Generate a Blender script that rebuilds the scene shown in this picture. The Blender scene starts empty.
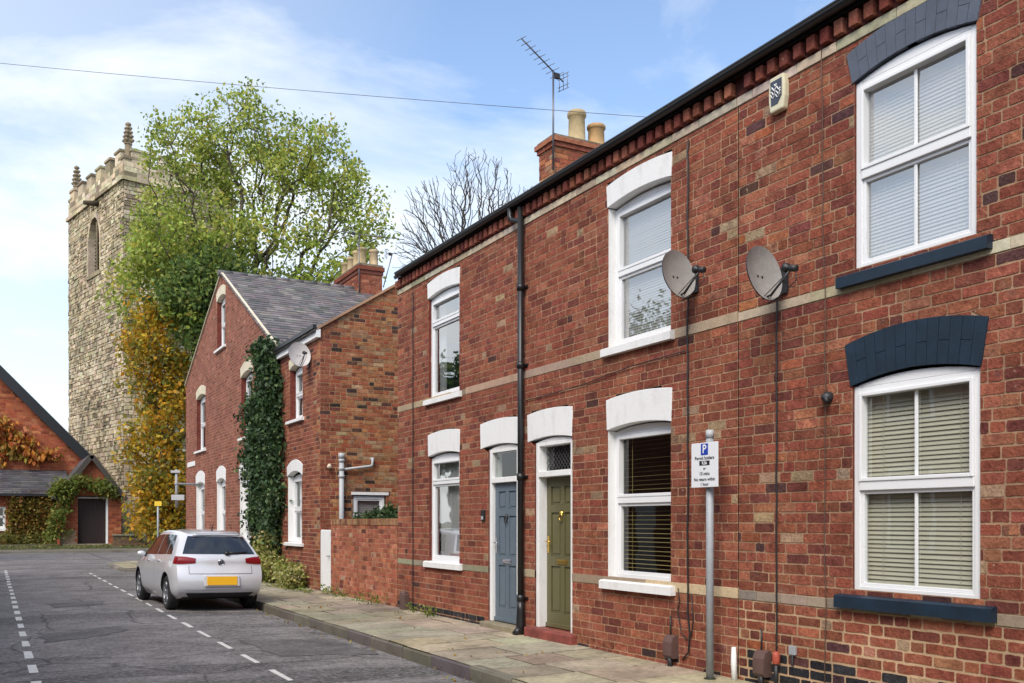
import bpy, bmesh, math, random
import numpy as np
from mathutils import Vector, Matrix
random.seed(7)
RNG = np.random.default_rng(11)
scene = bpy.context.scene
COL = scene.collection

# ---------------------------------------------------------------- camera
cam_d = bpy.data.cameras.new("camera")
cam = bpy.data.objects.new("camera", cam_d)
COL.objects.link(cam)
YAW = math.atan(520 / 950)                      # camera turned right of the street's axis
cam.location = (0, 0, 1.5)
cam.rotation_euler = (math.radians(90), 0, -YAW)
cam_d.sensor_width = 36.0
cam_d.sensor_fit = 'HORIZONTAL'
cam_d.lens = 950 / 1024 * 36.0
cam_d.shift_x = 0.0
cam_d.shift_y = (521 - 341.5) / 1024
cam_d.clip_start = 0.1
cam_d.clip_end = 3000
scene.camera = cam
scene.render.resolution_x, scene.render.resolution_y = 1024, 683

# ---------------------------------------------------------------- light
SUN_EL, SUN_AZ = 46.0, 231.0                    # azimuth clockwise from +Y
w = bpy.data.worlds.new("World")
scene.world = w
w.use_nodes = True
nt = w.node_tree
nt.nodes.clear()
N = nt.nodes.new
out = N('ShaderNodeOutputWorld'); bg = N('ShaderNodeBackground')
sky = N('ShaderNodeTexSky'); sky.sky_type = 'NISHITA'; sky.sun_disc = False
sky.sun_elevation = math.radians(SUN_EL); sky.sun_rotation = math.radians(SUN_AZ)
sky.air_density = 1.0; sky.dust_density = 1.2; sky.ozone_density = 1.3; sky.altitude = 50
tc = N('ShaderNodeTexCoord')
mp = N('ShaderNodeMapping'); mp.inputs['Scale'].default_value = (1.0, 1.0, 2.6)
mp.inputs['Rotation'].default_value = (0.25, 0.1, 0.6); mp.inputs['Location'].default_value = (0.35, 1.2, 0.3)
nz = N('ShaderNodeTexNoise'); nz.inputs['Scale'].default_value = 2.6; nz.inputs['Detail'].default_value = 8
nz.inputs['Roughness'].default_value = 0.58; nz.inputs['Distortion'].default_value = 0.35
cr = N('ShaderNodeValToRGB')
cr.color_ramp.elements[0].position = 0.46; cr.color_ramp.elements[0].color = (0, 0, 0, 1)
cr.color_ramp.elements[1].position = 0.74; cr.color_ramp.elements[1].color = (1, 1, 1, 1)
# more haze low down and towards the sun's side
sep = N('ShaderNodeSeparateXYZ')
mr = N('ShaderNodeMapRange'); mr.inputs['From Min'].default_value = 0.0; mr.inputs['From Max'].default_value = 0.36
mr.inputs['To Min'].default_value = 0.30; mr.inputs['To Max'].default_value = 0.0
dotn = N('ShaderNodeVectorMath'); dotn.operation = 'DOT_PRODUCT'
dotn.inputs[1].default_value = (-0.50, 0.76, 0.42)
mr2 = N('ShaderNodeMapRange'); mr2.inputs['From Min'].default_value = 0.62; mr2.inputs['From Max'].default_value = 1.0
mr2.inputs['To Min'].default_value = 0.0; mr2.inputs['To Max'].default_value = 0.55
ad1 = N('ShaderNodeMath'); ad1.operation = 'ADD'
ad2 = N('ShaderNodeMath'); ad2.operation = 'ADD'; ad2.use_clamp = True
ad3 = N('ShaderNodeMath'); ad3.operation = 'ADD'; ad3.inputs[1].default_value = 0.02
mixc = N('ShaderNodeMix'); mixc.data_type = 'RGBA'
CLOUD = (5.2, 5.45, 5.65, 1)
mixc.inputs['B'].default_value = CLOUD
L = nt.links.new
L(tc.outputs['Generated'], mp.inputs['Vector']); L(mp.outputs['Vector'], nz.inputs['Vector'])
L(nz.outputs['Fac'], cr.inputs['Fac'])
L(tc.outputs['Generated'], sep.inputs[0]); L(sep.outputs['Z'], mr.inputs['Value'])
L(tc.outputs['Generated'], dotn.inputs[0]); L(dotn.outputs['Value'], mr2.inputs['Value'])
L(mr.outputs['Result'], ad1.inputs[0]); L(mr2.outputs['Result'], ad1.inputs[1])
L(cr.outputs['Color'], ad2.inputs[0]); L(ad1.outputs[0], ad3.inputs[0]); L(ad3.outputs[0], ad2.inputs[1])
L(ad2.outputs[0], mixc.inputs['Factor'])
SKYGAIN = N('ShaderNodeMix'); SKYGAIN.data_type = 'RGBA'; SKYGAIN.blend_type = 'MULTIPLY'
SKYGAIN.inputs['Factor'].default_value = 1.0; SKYGAIN.inputs['B'].default_value = (1.22, 1.24, 1.26, 1)
L(sky.outputs['Color'], SKYGAIN.inputs['A']); L(SKYGAIN.outputs['Result'], mixc.inputs['A'])
L(mixc.outputs['Result'], bg.inputs['Color']); bg.inputs['Strength'].default_value = 0.148
L(bg.outputs[0], out.inputs['Surface'])

sun_d = bpy.data.lights.new("sun", 'SUN')
sun_d.energy = 2.3
sun_d.angle = math.radians(28)
sun_d.color = (1.0, 0.93, 0.82)
sun = bpy.data.objects.new("sun", sun_d)
COL.objects.link(sun)
az, el = math.radians(SUN_AZ), math.radians(SUN_EL)
to_sun = Vector((math.sin(az) * math.cos(el), math.cos(az) * math.cos(el), math.sin(el)))
sun.rotation_euler = to_sun.to_track_quat('Z', 'Y').to_euler()

vs = scene.view_settings
vs.view_transform = 'Standard'; vs.look = 'None'; vs.exposure = 0.54; vs.gamma = 1.0
vs.use_curve_mapping = False
scene.render.engine = 'CYCLES'
cy = scene.cycles
cy.use_denoising = True
cy.max_bounces = 8; cy.diffuse_bounces = 4; cy.glossy_bounces = 4
cy.transparent_max_bounces = 12; cy.transmission_bounces = 6
cy.caustics_reflective = False; cy.caustics_refractive = False

# ---------------------------------------------------------------- materials
MATS = {}
def mat(name, col=(.5, .5, .5), rough=.7, attr=False, var=.0, vscale=4.0, bump=.0, bscale=40.0, metal=0.0,
        spec=.5, coat=0.0, vcol=None, vstretch=(1, 1, 1), transl=0.0, fine=0.0, fscale=60.0):
    if name in MATS: return MATS[name]
    m = bpy.data.materials.new(name); m.use_nodes = True
    t = m.node_tree; nd = t.nodes; lk = t.links.new
    p = nd['Principled BSDF']
    p.inputs['Roughness'].default_value = rough; p.inputs['Metallic'].default_value = metal
    p.inputs['Specular IOR Level'].default_value = spec; p.inputs['Coat Weight'].default_value = coat
    p.inputs['Coat Roughness'].default_value = .08
    tcn = nd.new('ShaderNodeTexCoord')
    if attr:
        a = nd.new('ShaderNodeAttribute'); a.attribute_name = 'Col'; src = a.outputs['Color']
    else:
        r = nd.new('ShaderNodeRGB'); r.outputs[0].default_value = (*col, 1); src = r.outputs[0]
    if var > 0:
        mpn = nd.new('ShaderNodeMapping'); mpn.inputs['Scale'].default_value = vstretch
        lk(tcn.outputs['Object'], mpn.inputs['Vector'])
        n = nd.new('ShaderNodeTexNoise'); n.inputs['Scale'].default_value = vscale; n.inputs['Detail'].default_value = 7
        n.inputs['Roughness'].default_value = .65
        lk(mpn.outputs['Vector'], n.inputs['Vector'])
        mrn = nd.new('ShaderNodeMapRange'); mrn.inputs['From Min'].default_value = .3; mrn.inputs['From Max'].default_value = .7
        lk(n.outputs['Fac'], mrn.inputs['Value'])
        mx = nd.new('ShaderNodeMix'); mx.data_type = 'RGBA'
        if vcol is None:
            mx.blend_type = 'MULTIPLY'; mrn.inputs['To Min'].default_value = 1 - var; mrn.inputs['To Max'].default_value = 1 + var * .5
            cmb = nd.new('ShaderNodeCombineColor')
            for k in range(3): lk(mrn.outputs['Result'], cmb.inputs[k])
            mx.inputs['Factor'].default_value = 1.0; lk(src, mx.inputs['A']); lk(cmb.outputs[0], mx.inputs['B'])
        else:
            mrn.inputs['From Min'].default_value = .5; mrn.inputs['From Max'].default_value = .75
            mrn.inputs['To Max'].default_value = var
            lk(mrn.outputs['Result'], mx.inputs['Factor']); lk(src, mx.inputs['A']); mx.inputs['B'].default_value = (*vcol, 1)
        src = mx.outputs['Result']
    if fine > 0:
        n3 = nd.new('ShaderNodeTexNoise'); n3.inputs['Scale'].default_value = fscale; n3.inputs['Detail'].default_value = 4
        n3.inputs['Roughness'].default_value = .7
        lk(tcn.outputs['Object'], n3.inputs['Vector'])
        m3 = nd.new('ShaderNodeMapRange'); m3.inputs['From Min'].default_value = .3; m3.inputs['From Max'].default_value = .7
        m3.inputs['To Min'].default_value = 1 - fine; m3.inputs['To Max'].default_value = 1 + fine
        lk(n3.outputs['Fac'], m3.inputs['Value'])
        c3 = nd.new('ShaderNodeCombineColor')
        for k in range(3): lk(m3.outputs['Result'], c3.inputs[k])
        x3 = nd.new('ShaderNodeMix'); x3.data_type = 'RGBA'; x3.blend_type = 'MULTIPLY'; x3.inputs['Factor'].default_value = 1
        lk(src, x3.inputs['A']); lk(c3.outputs[0], x3.inputs['B']); src = x3.outputs['Result']
    lk(src, p.inputs['Base Color'])
    if bump > 0:
        n2 = nd.new('ShaderNodeTexNoise'); n2.inputs['Scale'].default_value = bscale; n2.inputs['Detail'].default_value = 6
        n2.inputs['Roughness'].default_value = .6
        lk(tcn.outputs['Object'], n2.inputs['Vector'])
        b = nd.new('ShaderNodeBump'); b.inputs['Strength'].default_value = bump; b.inputs['Distance'].default_value = .02
        lk(n2.outputs['Fac'], b.inputs['Height']); lk(b.outputs['Normal'], p.inputs['Normal'])
    if transl > 0:
        tr = nd.new('ShaderNodeBsdfTranslucent'); lk(src, tr.inputs['Color'])
        ms = nd.new('ShaderNodeMixShader'); ms.inputs['Fac'].default_value = transl
        lk(p.outputs[0], ms.inputs[1]); lk(tr.outputs[0], ms.inputs[2]); lk(ms.outputs[0], nd['Material Output'].inputs['Surface'])
    MATS[name] = m
    return m

def glass(name, tint=(.9, .93, .92), extra=.03):
    m = bpy.data.materials.new(name); m.use_nodes = True
    t = m.node_tree; nd = t.nodes; lk = t.links.new
    nd.remove(nd['Principled BSDF'])
    tr = nd.new('ShaderNodeBsdfTransparent'); tr.inputs['Color'].default_value = (*tint, 1)
    gl = nd.new('ShaderNodeBsdfGlossy'); gl.inputs['Roughness'].default_value = .015
    # Schlick's approximation, the same from both sides of the pane
    ge = nd.new('ShaderNodeNewGeometry'); dt = nd.new('ShaderNodeVectorMath'); dt.operation = 'DOT_PRODUCT'
    lk(ge.outputs['Normal'], dt.inputs[0]); lk(ge.outputs['Incoming'], dt.inputs[1])
    ab = nd.new('ShaderNodeMath'); ab.operation = 'ABSOLUTE'; lk(dt.outputs['Value'], ab.inputs[0])
    om = nd.new('ShaderNodeMath'); om.operation = 'SUBTRACT'; om.inputs[0].default_value = 1.0; lk(ab.outputs[0], om.inputs[1])
    pw = nd.new('ShaderNodeMath'); pw.operation = 'POWER'; pw.inputs[1].default_value = 4.2; lk(om.outputs[0], pw.inputs[0])
    fr = nd.new('ShaderNodeMath'); fr.operation = 'MULTIPLY_ADD'; fr.inputs[1].default_value = .9; fr.inputs[2].default_value = .075; lk(pw.outputs[0], fr.inputs[0])
    ad = nd.new('ShaderNodeMath'); ad.operation = 'ADD'; ad.inputs[1].default_value = extra; ad.use_clamp = True
    # panes are never perfectly flat
    tcn = nd.new('ShaderNodeTexCoord'); n2 = nd.new('ShaderNodeTexNoise'); n2.inputs['Scale'].default_value = 1.3
    b = nd.new('ShaderNodeBump'); b.inputs['Strength'].default_value = .12; b.inputs['Distance'].default_value = .02
    lk(tcn.outputs['Object'], n2.inputs['Vector']); lk(n2.outputs['Fac'], b.inputs['Height']); lk(b.outputs['Normal'], gl.inputs['Normal'])
    ms = nd.new('ShaderNodeMixShader')
    lk(fr.outputs[0], ad.inputs[0]); lk(ad.outputs[0], ms.inputs['Fac'])
    lk(tr.outputs[0], ms.inputs[1]); lk(gl.outputs[0], ms.inputs[2]); lk(ms.outputs[0], nd['Material Output'].inputs['Surface'])
    MATS[name] = m
    return m

def brick_mat(name, eff=.35):
    m = bpy.data.materials.new(name); m.use_nodes = True; t = m.node_tree; nd = t.nodes; lk = t.links.new; p = nd['Principled BSDF']
    p.inputs['Roughness'].default_value = .9; p.inputs['Specular IOR Level'].default_value = .2
    tcn = nd.new('ShaderNodeTexCoord'); a = nd.new('ShaderNodeAttribute'); a.attribute_name = 'Col'; base = a.outputs['Color']
    # every brick fires differently: shift the pattern by its own colour
    of = nd.new('ShaderNodeVectorMath'); of.operation = 'MULTIPLY_ADD'; of.inputs[1].default_value = (61, 173, 211); lk(base, of.inputs[0]); lk(tcn.outputs['Object'], of.inputs[2])
    def noise(sc, vec, det=5, ro=.6):
        n = nd.new('ShaderNodeTexNoise'); n.inputs['Scale'].default_value = sc; n.inputs['Detail'].default_value = det; n.inputs['Roughness'].default_value = ro; lk(vec, n.inputs['Vector']); return n.outputs['Fac']
    def rng(v, a_, b_, c_, d_):
        r = nd.new('ShaderNodeMapRange'); r.clamp = True
        for k, x in zip(('From Min', 'From Max', 'To Min', 'To Max'), (a_, b_, c_, d_)): r.inputs[k].default_value = x
        lk(v, r.inputs['Value']); return r.outputs['Result']
    def mix(f, A_, B_, bl='MIX'):
        x = nd.new('ShaderNodeMix'); x.data_type = 'RGBA'; x.blend_type = bl; lk(f, x.inputs['Factor']); lk(A_, x.inputs['A'])
        if isinstance(B_, tuple): x.inputs['B'].default_value = (*B_, 1)
        else: lk(B_, x.inputs['B'])
        return x.outputs['Result']
    V, O = of.outputs[0], tcn.outputs['Object']
    c = mix(rng(noise(7, V), .50, .66, 0, .62), base, (.52, .40, .44), 'MULTIPLY')
    c = mix(rng(noise(9, V, 4), .30, .44, .5, 0), c, (1.45, 1.5, 1.35), 'MULTIPLY')
    c = mix(rng(noise(30, O, 5, .75), .40, .60, .5, 0), c, (.56, .50, .47), 'MULTIPLY')
    c = mix(rng(noise(14, O, 5, .7), .38, .54, .55, 0), c, (.62, .57, .55), 'MULTIPLY')
    c = mix(rng(noise(17, O, 5, .7), .52, .70, 0, .55), c, (1.5, 1.72, 1.7), 'MULTIPLY')
    c = mix(rng(noise(1.7, O, 7, .7), .60, .76, 0, eff), c, (.46, .36, .27))
    c = mix(rng(noise(13, O, 4, .6), .67, .74, 0, .75), c, (.52, .38, .25))
    c = mix(rng(noise(5, V, 3, .5), .69, .74, 0, .6), c, (.085, .045, .04))
    c = mix(rng(noise(.8, O, 6, .65), .42, .62, .55, 0), c, (.68, .64, .64), 'MULTIPLY')
    lk(c, p.inputs['Base Color'])
    b = nd.new('ShaderNodeBump'); b.inputs['Strength'].default_value = .7; b.inputs['Distance'].default_value = .02
    lk(noise(40, O, 6), b.inputs['Height']); lk(b.outputs['Normal'], p.inputs['Normal'])
    MATS[name] = m; return m
brick_m = brick_mat('brick')
mortar_m = mat('mortar', (.42, .25, .155), .95, var=.4, vscale=1.6, bump=.4, bscale=60, spec=.1)
mortar_old = mat('mortar_old', attr=True, rough=.95, var=.4, vscale=1.6, bump=.4, bscale=60, spec=.1)
mortar_stone = mat('mortar_stone', (.20, .165, .115), .95, var=.35, vscale=.6, spec=.1)
stone_m = mat('stone', attr=True, rough=.9, var=.4, vscale=.5, bump=.6, bscale=14, fine=.28, fscale=7, spec=.2)
flag_m = mat('flagstone', attr=True, rough=.85, var=.42, vscale=1.6, bump=.45, bscale=24, fine=.26, fscale=16, spec=.25)
flag_bed = mat('flag_joint', (.048, .05, .026), .95, var=.3, spec=.1)
slate_m = mat('slate', attr=True, rough=.6, var=.25, vscale=.8, bump=.25, bscale=30, fine=.15, fscale=14, spec=.35)
white_paint = mat('white_paint', (.78, .775, .76), .55, var=.38, vcol=(.46, .43, .38), vscale=2.2, bump=.15, bscale=30, vstretch=(3, 3, 1.1))
white_upvc = mat('white_upvc', (.77, .775, .78), .3, var=.03, vscale=2)
cream_paint = mat('cream_paint', (.66, .58, .43), .7, var=.2, vscale=2.5, bump=.1)
navy = mat('navy_paint', (.009, .023, .042), .45, var=.35, vscale=5, bump=.12, bscale=60)
greynavy = mat('faded_navy_paint', (.085, .10, .135), .6, var=.2, vscale=5, bump=.2, bscale=50)
black_iron = mat('black_iron', (.012, .012, .013), .4, var=.2, vscale=8)
black_plastic = mat('black_plastic', (.015, .015, .016), .5)
grey_metal = mat('grey_galvanised', (.34, .36, .38), .6, metal=.1, var=.15, vscale=9)
grey_plastic = mat('grey_plastic', (.42, .43, .44), .5, var=.08)
glass_m = glass('window_glass')
glass_veil = glass('lower_street_glazing', (.93, .95, .95), .10)
glass_bright = glass('double_glazing', (.95, .96, .96), .36)
glass_sky = glass('sky_reflecting_glazing', (.93, .95, .96), .42)
glass_dark = glass('dark_glazing', (.7, .74, .72), .02)
fabric_w = mat('net_curtain', (.72, .73, .72), .9, var=.1, vscale=3)
blind_w = mat('white_blind', (.80, .79, .75), .6)
blind_y = mat('cream_blind', (.60, .57, .44), .6)
blind_d = mat('olive_blind', (.42, .34, .13), .5)
asphalt = None

def interior_mat(c):
    return mat('interior_%02d%02d%02d' % tuple(int(v * 99) for v in c), c, .9)

# ---------------------------------------------------------------- mesh builder
class Fr:
    """a flat working frame: u, v in the plane and n out of it"""
    def __init__(s, O, U, V, Nn):
        s.O, s.U, s.V, s.N = Vector(O), Vector(U).normalized(), Vector(V).normalized(), Vector(Nn).normalized()
        s.flip = s.U.cross(s.V).dot(s.N) < 0
    def P(s, u, v, n=0.0): return s.O + s.U * u + s.V * v + s.N * n
XYZ = Fr((0, 0, 0), (1, 0, 0), (0, 1, 0), (0, 0, 1))

class MB:
    def __init__(s): s.v, s.f, s.m, s.c, s.mats, s.sm = [], [], [], [], [], []
    def mi(s, m):
        if m not in s.mats: s.mats.append(m)
        return s.mats.index(m)
    def face(s, pts, m, c=(.5, .5, .5), flip=False, smooth=False):
        i = len(s.v); s.v.extend(pts); k = list(range(i, i + len(pts)))
        s.f.append(k[::-1] if flip else k); s.m.append(s.mi(m)); s.c.append(c); s.sm.append(smooth)
    def box(s, fr, u0, u1, v0, v1, n0, n1, m, c=(.5, .5, .5)):
        P = [fr.P(u, v, n) for n in (n0, n1) for (u, v) in ((u0, v0), (u1, v0), (u1, v1), (u0, v1))]
        b = len(s.v); s.v.extend(P); mi = s.mi(m)
        for q in ((3, 2, 1, 0), (4, 5, 6, 7), (0, 1, 5, 4), (1, 2, 6, 5), (2, 3, 7, 6), (3, 0, 4, 7)):
            k = [b + x for x in q]
            s.f.append(k[::-1] if fr.flip else k); s.m.append(mi); s.c.append(c); s.sm.append(False)
    def prism(s, fr, pts, n0, n1, m, c=(.5, .5, .5)):
        """pts counter-clockwise in (u, v)"""
        k = len(pts); b = len(s.v); mi = s.mi(m)
        s.v.extend([fr.P(u, v, n0) for u, v in pts]); s.v.extend([fr.P(u, v, n1) for u, v in pts])
        fs = [[b + i for i in range(k)][::-1], [b + k + i for i in range(k)]]
        for i in range(k):
            j = (i + 1) % k; fs.append([b + i, b + j, b + k + j, b + k + i])
        for q in fs:
            s.f.append(q[::-1] if fr.flip else q); s.m.append(mi); s.c.append(c); s.sm.append(False)
    def strip(s, fr, lo, hi, n0, n1, m, c=(.5, .5, .5)):
        """solid between two polylines lo and hi (same count), front n1, back n0"""
        for i in range(len(lo) - 1):
            s.prism(fr, [lo[i], lo[i + 1], hi[i + 1], hi[i]], n0, n1, m, c)
    def tube(s, pts, r, m, c=(.5, .5, .5), k=8, cap=True, smooth=True):
        pts = [Vector(p) for p in pts]; n = len(pts)
        rr = r if isinstance(r, (list, tuple)) else [r] * n
        b = len(s.v); mi = s.mi(m); ref = None
        for i, p in enumerate(pts):
            d = (pts[min(i + 1, n - 1)] - pts[max(i - 1, 0)]).normalized()
            if ref is None: ref = d.orthogonal().normalized()
            a = (ref - d * ref.dot(d))
            a = a.normalized() if a.length > 1e-6 else d.orthogonal().normalized()
            ref = a; e = d.cross(a)
            for j in range(k):
                t = 2 * math.pi * j / k; s.v.append(p + (a * math.cos(t) + e * math.sin(t)) * rr[i])
        for i in range(n - 1):
            for j in range(k):
                j2 = (j + 1) % k
                s.f.append([b + i * k + j, b + i * k + j2, b + (i + 1) * k + j2, b + (i + 1) * k + j]); s.m.append(mi); s.c.append(c); s.sm.append(smooth)
        if cap:
            for q in ([b + j for j in range(k)][::-1], [b + (n - 1) * k + j for j in range(k)]):
                s.f.append(q); s.m.append(mi); s.c.append(c); s.sm.append(False)
    def lathe(s, O, ax, prof, m, k=20, c=(.5, .5, .5), smooth=True):
        """prof: list of (radius, distance along ax)"""
        O, ax = Vector(O), Vector(ax).normalized(); a = ax.orthogonal().normalized(); e = ax.cross(a)
        b = len(s.v); mi = s.mi(m)
        for r, h in prof:
            for j in range(k):
                t = 2 * math.pi * j / k; s.v.append(O + ax * h + (a * math.cos(t) + e * math.sin(t)) * r)
        for i in range(len(prof) - 1):
            for j in range(k):
                j2 = (j + 1) % k
                s.f.append([b + i * k + j, b + i * k + j2, b + (i + 1) * k + j2, b + (i + 1) * k + j]); s.m.append(mi); s.c.append(c); s.sm.append(smooth)
    def build(s, name, root=None, parent=None, loc=(0, 0, 0), bevel=0.0, recalc=False):
        """root: top-level Empty whose place is the origin of its parts; parent: the part a sub-part hangs on"""
        me = bpy.data.meshes.new(name)
        o0 = root.location if root is not None else Vector(loc)
        me.from_pydata([tuple(Vector(p) - o0) for p in s.v], [], s.f)
        for m in s.mats: me.materials.append(m)
        me.polygons.foreach_set('material_index', s.m)
        me.polygons.foreach_set('use_smooth', s.sm)
        ca = me.color_attributes.new('Col', 'FLOAT_COLOR', 'CORNER')
        tot = np.array([len(f) for f in s.f]); cc = np.ones((len(s.f), 4), dtype=np.float32); cc[:, :3] = np.array(s.c, dtype=np.float32)
        ca.data.foreach_set('color', np.repeat(cc, tot, axis=0).ravel())
        if recalc:
            bm = bmesh.new(); bm.from_mesh(me); bmesh.ops.recalc_face_normals(bm, faces=bm.faces); bm.to_mesh(me); bm.free()
        ob = bpy.data.objects.new(name, me); COL.objects.link(ob)
        if parent is not None: ob.parent = parent
        elif root is not None: ob.parent = root
        else: ob.location = loc
        if bevel > 0:
            md = ob.modifiers.new('bevel', 'BEVEL'); md.width = bevel; md.segments = 2; md.limit_method = 'ANGLE'
        return ob

def tag(o, label, cat, group=None, kind=None):
    if label: o['label'] = label
    if cat: o['category'] = cat
    if group: o['group'] = group
    if kind: o['kind'] = kind
    return o
def thing(name, label, cat, loc, group=None):
    o = bpy.data.objects.new(name, None); COL.objects.link(o); o.location = loc; o.empty_display_size = .3
    return tag(o, label, cat, group)
def structure(o):
    o['kind'] = 'structure'; return o

# ---------------------------------------------------------------- coursed masonry
def pick(pal):
    r = random.random() * sum(p[0] for p in pal)
    for w_, c in pal:
        r -= w_
        if r <= 0: break
    k = random.gauss(1, .10); g_ = (c[0] + c[1] + c[2]) / 3
    return tuple(max(.004, (v * .93 + g_ * .06) * k * random.gauss(1, .04)) for v in c)
def subtract(iv, cut):
    r = []
    for a, b in iv:
        if cut[1] <= a or cut[0] >= b: r.append((a, b)); continue
        if cut[0] > a: r.append((a, cut[0]))
        if cut[1] < b: r.append((cut[1], b))
    return r
def courses(mb, fr, v0, v1, h, region, lens, joint, relief, jit, colfn, bm_, mm, tilt=0.0, mortar_col=(.5, .5, .5), hvar=0.0, ragged=False):
    """lay rows of blocks over region(v) -> [(u0, u1)...]; lens() gives the next block length"""
    v = v0; row = 0
    j_in = joint
    while v < v1 - 1e-6:
        joint = j_in(row) if callable(j_in) else j_in
        hh = h * (1 + random.uniform(-hvar, hvar))
        vb, vt = v, min(v + hh, v1)
        e = min(.004, (vt - vb) * .1)
        A, B = region(vb + e), region(vt - e)
        if len(A) != len(B):
            A = B = region((vb + vt) / 2)
        for (a0, a1), (b0, b1) in zip(A, B):
            if a1 - a0 < .01 and b1 - b0 < .01: continue
            mb.face([fr.P(a0, vb), fr.P(a1, vb), fr.P(b1, vt), fr.P(b0, vt)], mm, mortar_col(row) if callable(mortar_col) else mortar_col, fr.flip)
            u = min(a0, b0); end = max(a1, b1)
            start = u - (random.random() * lens(row) if row % 2 else random.random() * .03)
            u = start
            while u < end:
                l = lens(row); x0, x1 = u, u + l - joint; u += l
                lo0, lo1 = max(x0, a0 + joint * .3), min(x1, a1 - joint * .3)
                hi0, hi1 = max(x0, b0 + joint * .3), min(x1, b1 - joint * .3)
                if lo1 - lo0 < .012 and hi1 - hi0 < .012: continue
                lo1, hi1 = max(lo1, lo0), max(hi1, hi0)
                c = colfn(row, (x0 + x1) / 2, vb)
                jr = lambda: random.uniform(-jit, jit)
                rl = relief * random.uniform(.55, 1.25); ch = min(.001, joint * .08)
                tb = rl + tilt
                y0, y1 = vb + joint / 2, vt - joint / 2
                if ragged and lo1 - lo0 > .05:
                    k_ = random.uniform(.004, .011); ty = lambda v_: rl; W_ = lo1 - lo0; bx = random.uniform(-.4, .8) * jit; by = random.uniform(-.3, .8) * jit
                    Y0, Y1 = y0 + by, y1 - random.uniform(-.3, .8) * jit; A0, A1 = lo0 + bx, lo1 - random.uniform(-.4, .8) * jit
                    o2 = [(A0 + k_, Y0 + jr() * .4), (A0 + W_ * .33, Y0 + jr()), (A0 + W_ * .66, Y0 + jr()), (A1 - k_, Y0 + jr() * .4), (A1, Y0 + k_), (A1 + jr() * .6, (Y0 + Y1) / 2), (A1, Y1 - k_),
                          (A1 - k_, Y1 + jr() * .4), (A0 + W_ * .64, Y1 + jr()), (A0 + W_ * .3, Y1 + jr()), (A0 + k_, Y1 + jr() * .4), (A0, Y1 - k_), (A0 + jr() * .6, (Y0 + Y1) / 2), (A0, Y0 + k_)]
                    if abs(lo0 - hi0) < 1e-4 and abs(lo1 - hi1) < 1e-4:
                        n_ = len(o2); i = len(mb.v); mb.v.extend([fr.P(a_, b_, rl) for a_, b_ in o2]); mb.v.extend([fr.P(a_, b_, -.001) for a_, b_ in o2]); mi = mb.mi(bm_)
                        fs = [list(range(n_))] + [[n_ + t_, n_ + (t_ + 1) % n_, (t_ + 1) % n_, t_] for t_ in range(n_)]
                        for f in fs:
                            k = [i + t_ for t_ in f]; mb.f.append(k[::-1] if fr.flip else k); mb.m.append(mi); mb.c.append(c); mb.sm.append(False)
                        continue
                q = [fr.P(lo0 + jr(), y0 + jr(), tb), fr.P(lo1 + jr(), y0 + jr(), tb), fr.P(hi1 + jr(), y1 + jr(), rl), fr.P(hi0 + jr(), y1 + jr(), rl)]
                g = [fr.P(lo0 - ch, y0 - ch, -.001), fr.P(lo1 + ch, y0 - ch, -.001), fr.P(hi1 + ch, y1 + ch, -.001), fr.P(hi0 - ch, y1 + ch, -.001)]
                i = len(mb.v); mb.v.extend(q); mb.v.extend(g); mi = mb.mi(bm_)
                for f in ((0, 1, 2, 3), (4, 5, 1, 0), (5, 6, 2, 1), (6, 7, 3, 2), (7, 4, 0, 3)):
                    k = [i + t for t in f]
                    mb.f.append(k[::-1] if fr.flip else k); mb.m.append(mi); mb.c.append(c); mb.sm.append(False)
        v = vt; row += 1
def bond(st=.262, p=.33):
    def f(row):
        return st * random.uniform(.97, 1.03) if random.random() > p else st * .5 * random.uniform(.95, 1.1)
    return f

RED = [(6, (.34, .103, .058)), (5, (.30, .088, .051)), (3.0, (.38, .125, .068)), (1.8, (.22, .064, .045)), (.6, (.40, .155, .09)), (.3, (.44, .29, .18)), (.12, (.12, .05, .042))]
REDR = [(6, (.335, .10, .056)), (4.5, (.29, .083, .049)), (3.0, (.38, .128, .068)), (2.0, (.20, .058, .043)), (.7, (.43, .17, .09)), (.25, (.44, .29, .18)), (.25, (.11, .05, .048))]
PINK = [(5, (.36, .138, .095)), (4, (.33, .122, .084)), (3, (.40, .158, .11)), (.6, (.25, .080, .056)), (.15, (.42, .22, .15))]
ORANGE = [(4, (.46, .17, .07)), (3, (.38, .115, .055)), (3, (.48, .23, .10)), (2, (.38, .21, .11)), (1.8, (.48, .31, .17)), (1.2, (.13, .06, .045)), (.7, (.07, .045, .04)), (2, (.42, .12, .05))]
GARDEN = [(5, (.50, .165, .085)), (4, (.44, .135, .075)), (3, (.55, .215, .12)), (1, (.25, .08, .05)), (.4, (.5, .3, .2))]
BUFF = [(3, (.45, .30, .18)), (2, (.40, .25, .15)), (1, (.30, .19, .12))]
GREYB = [(2, (.33, .27, .19)), (2, (.22, .19, .15)), (1, (.45, .37, .26))]
BLACKB = [(3, (.028, .03, .036)), (2, (.045, .045, .05)), (1, (.07, .04, .04))]
# ---------------------------------------------------------------- windows and doors
def arc(u0, u1, v, rise, k=10):
    return [(u0 + (u1 - u0) * i / k, v + rise * (1 - (2 * i / k - 1) ** 2)) for i in range(k + 1)]

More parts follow.
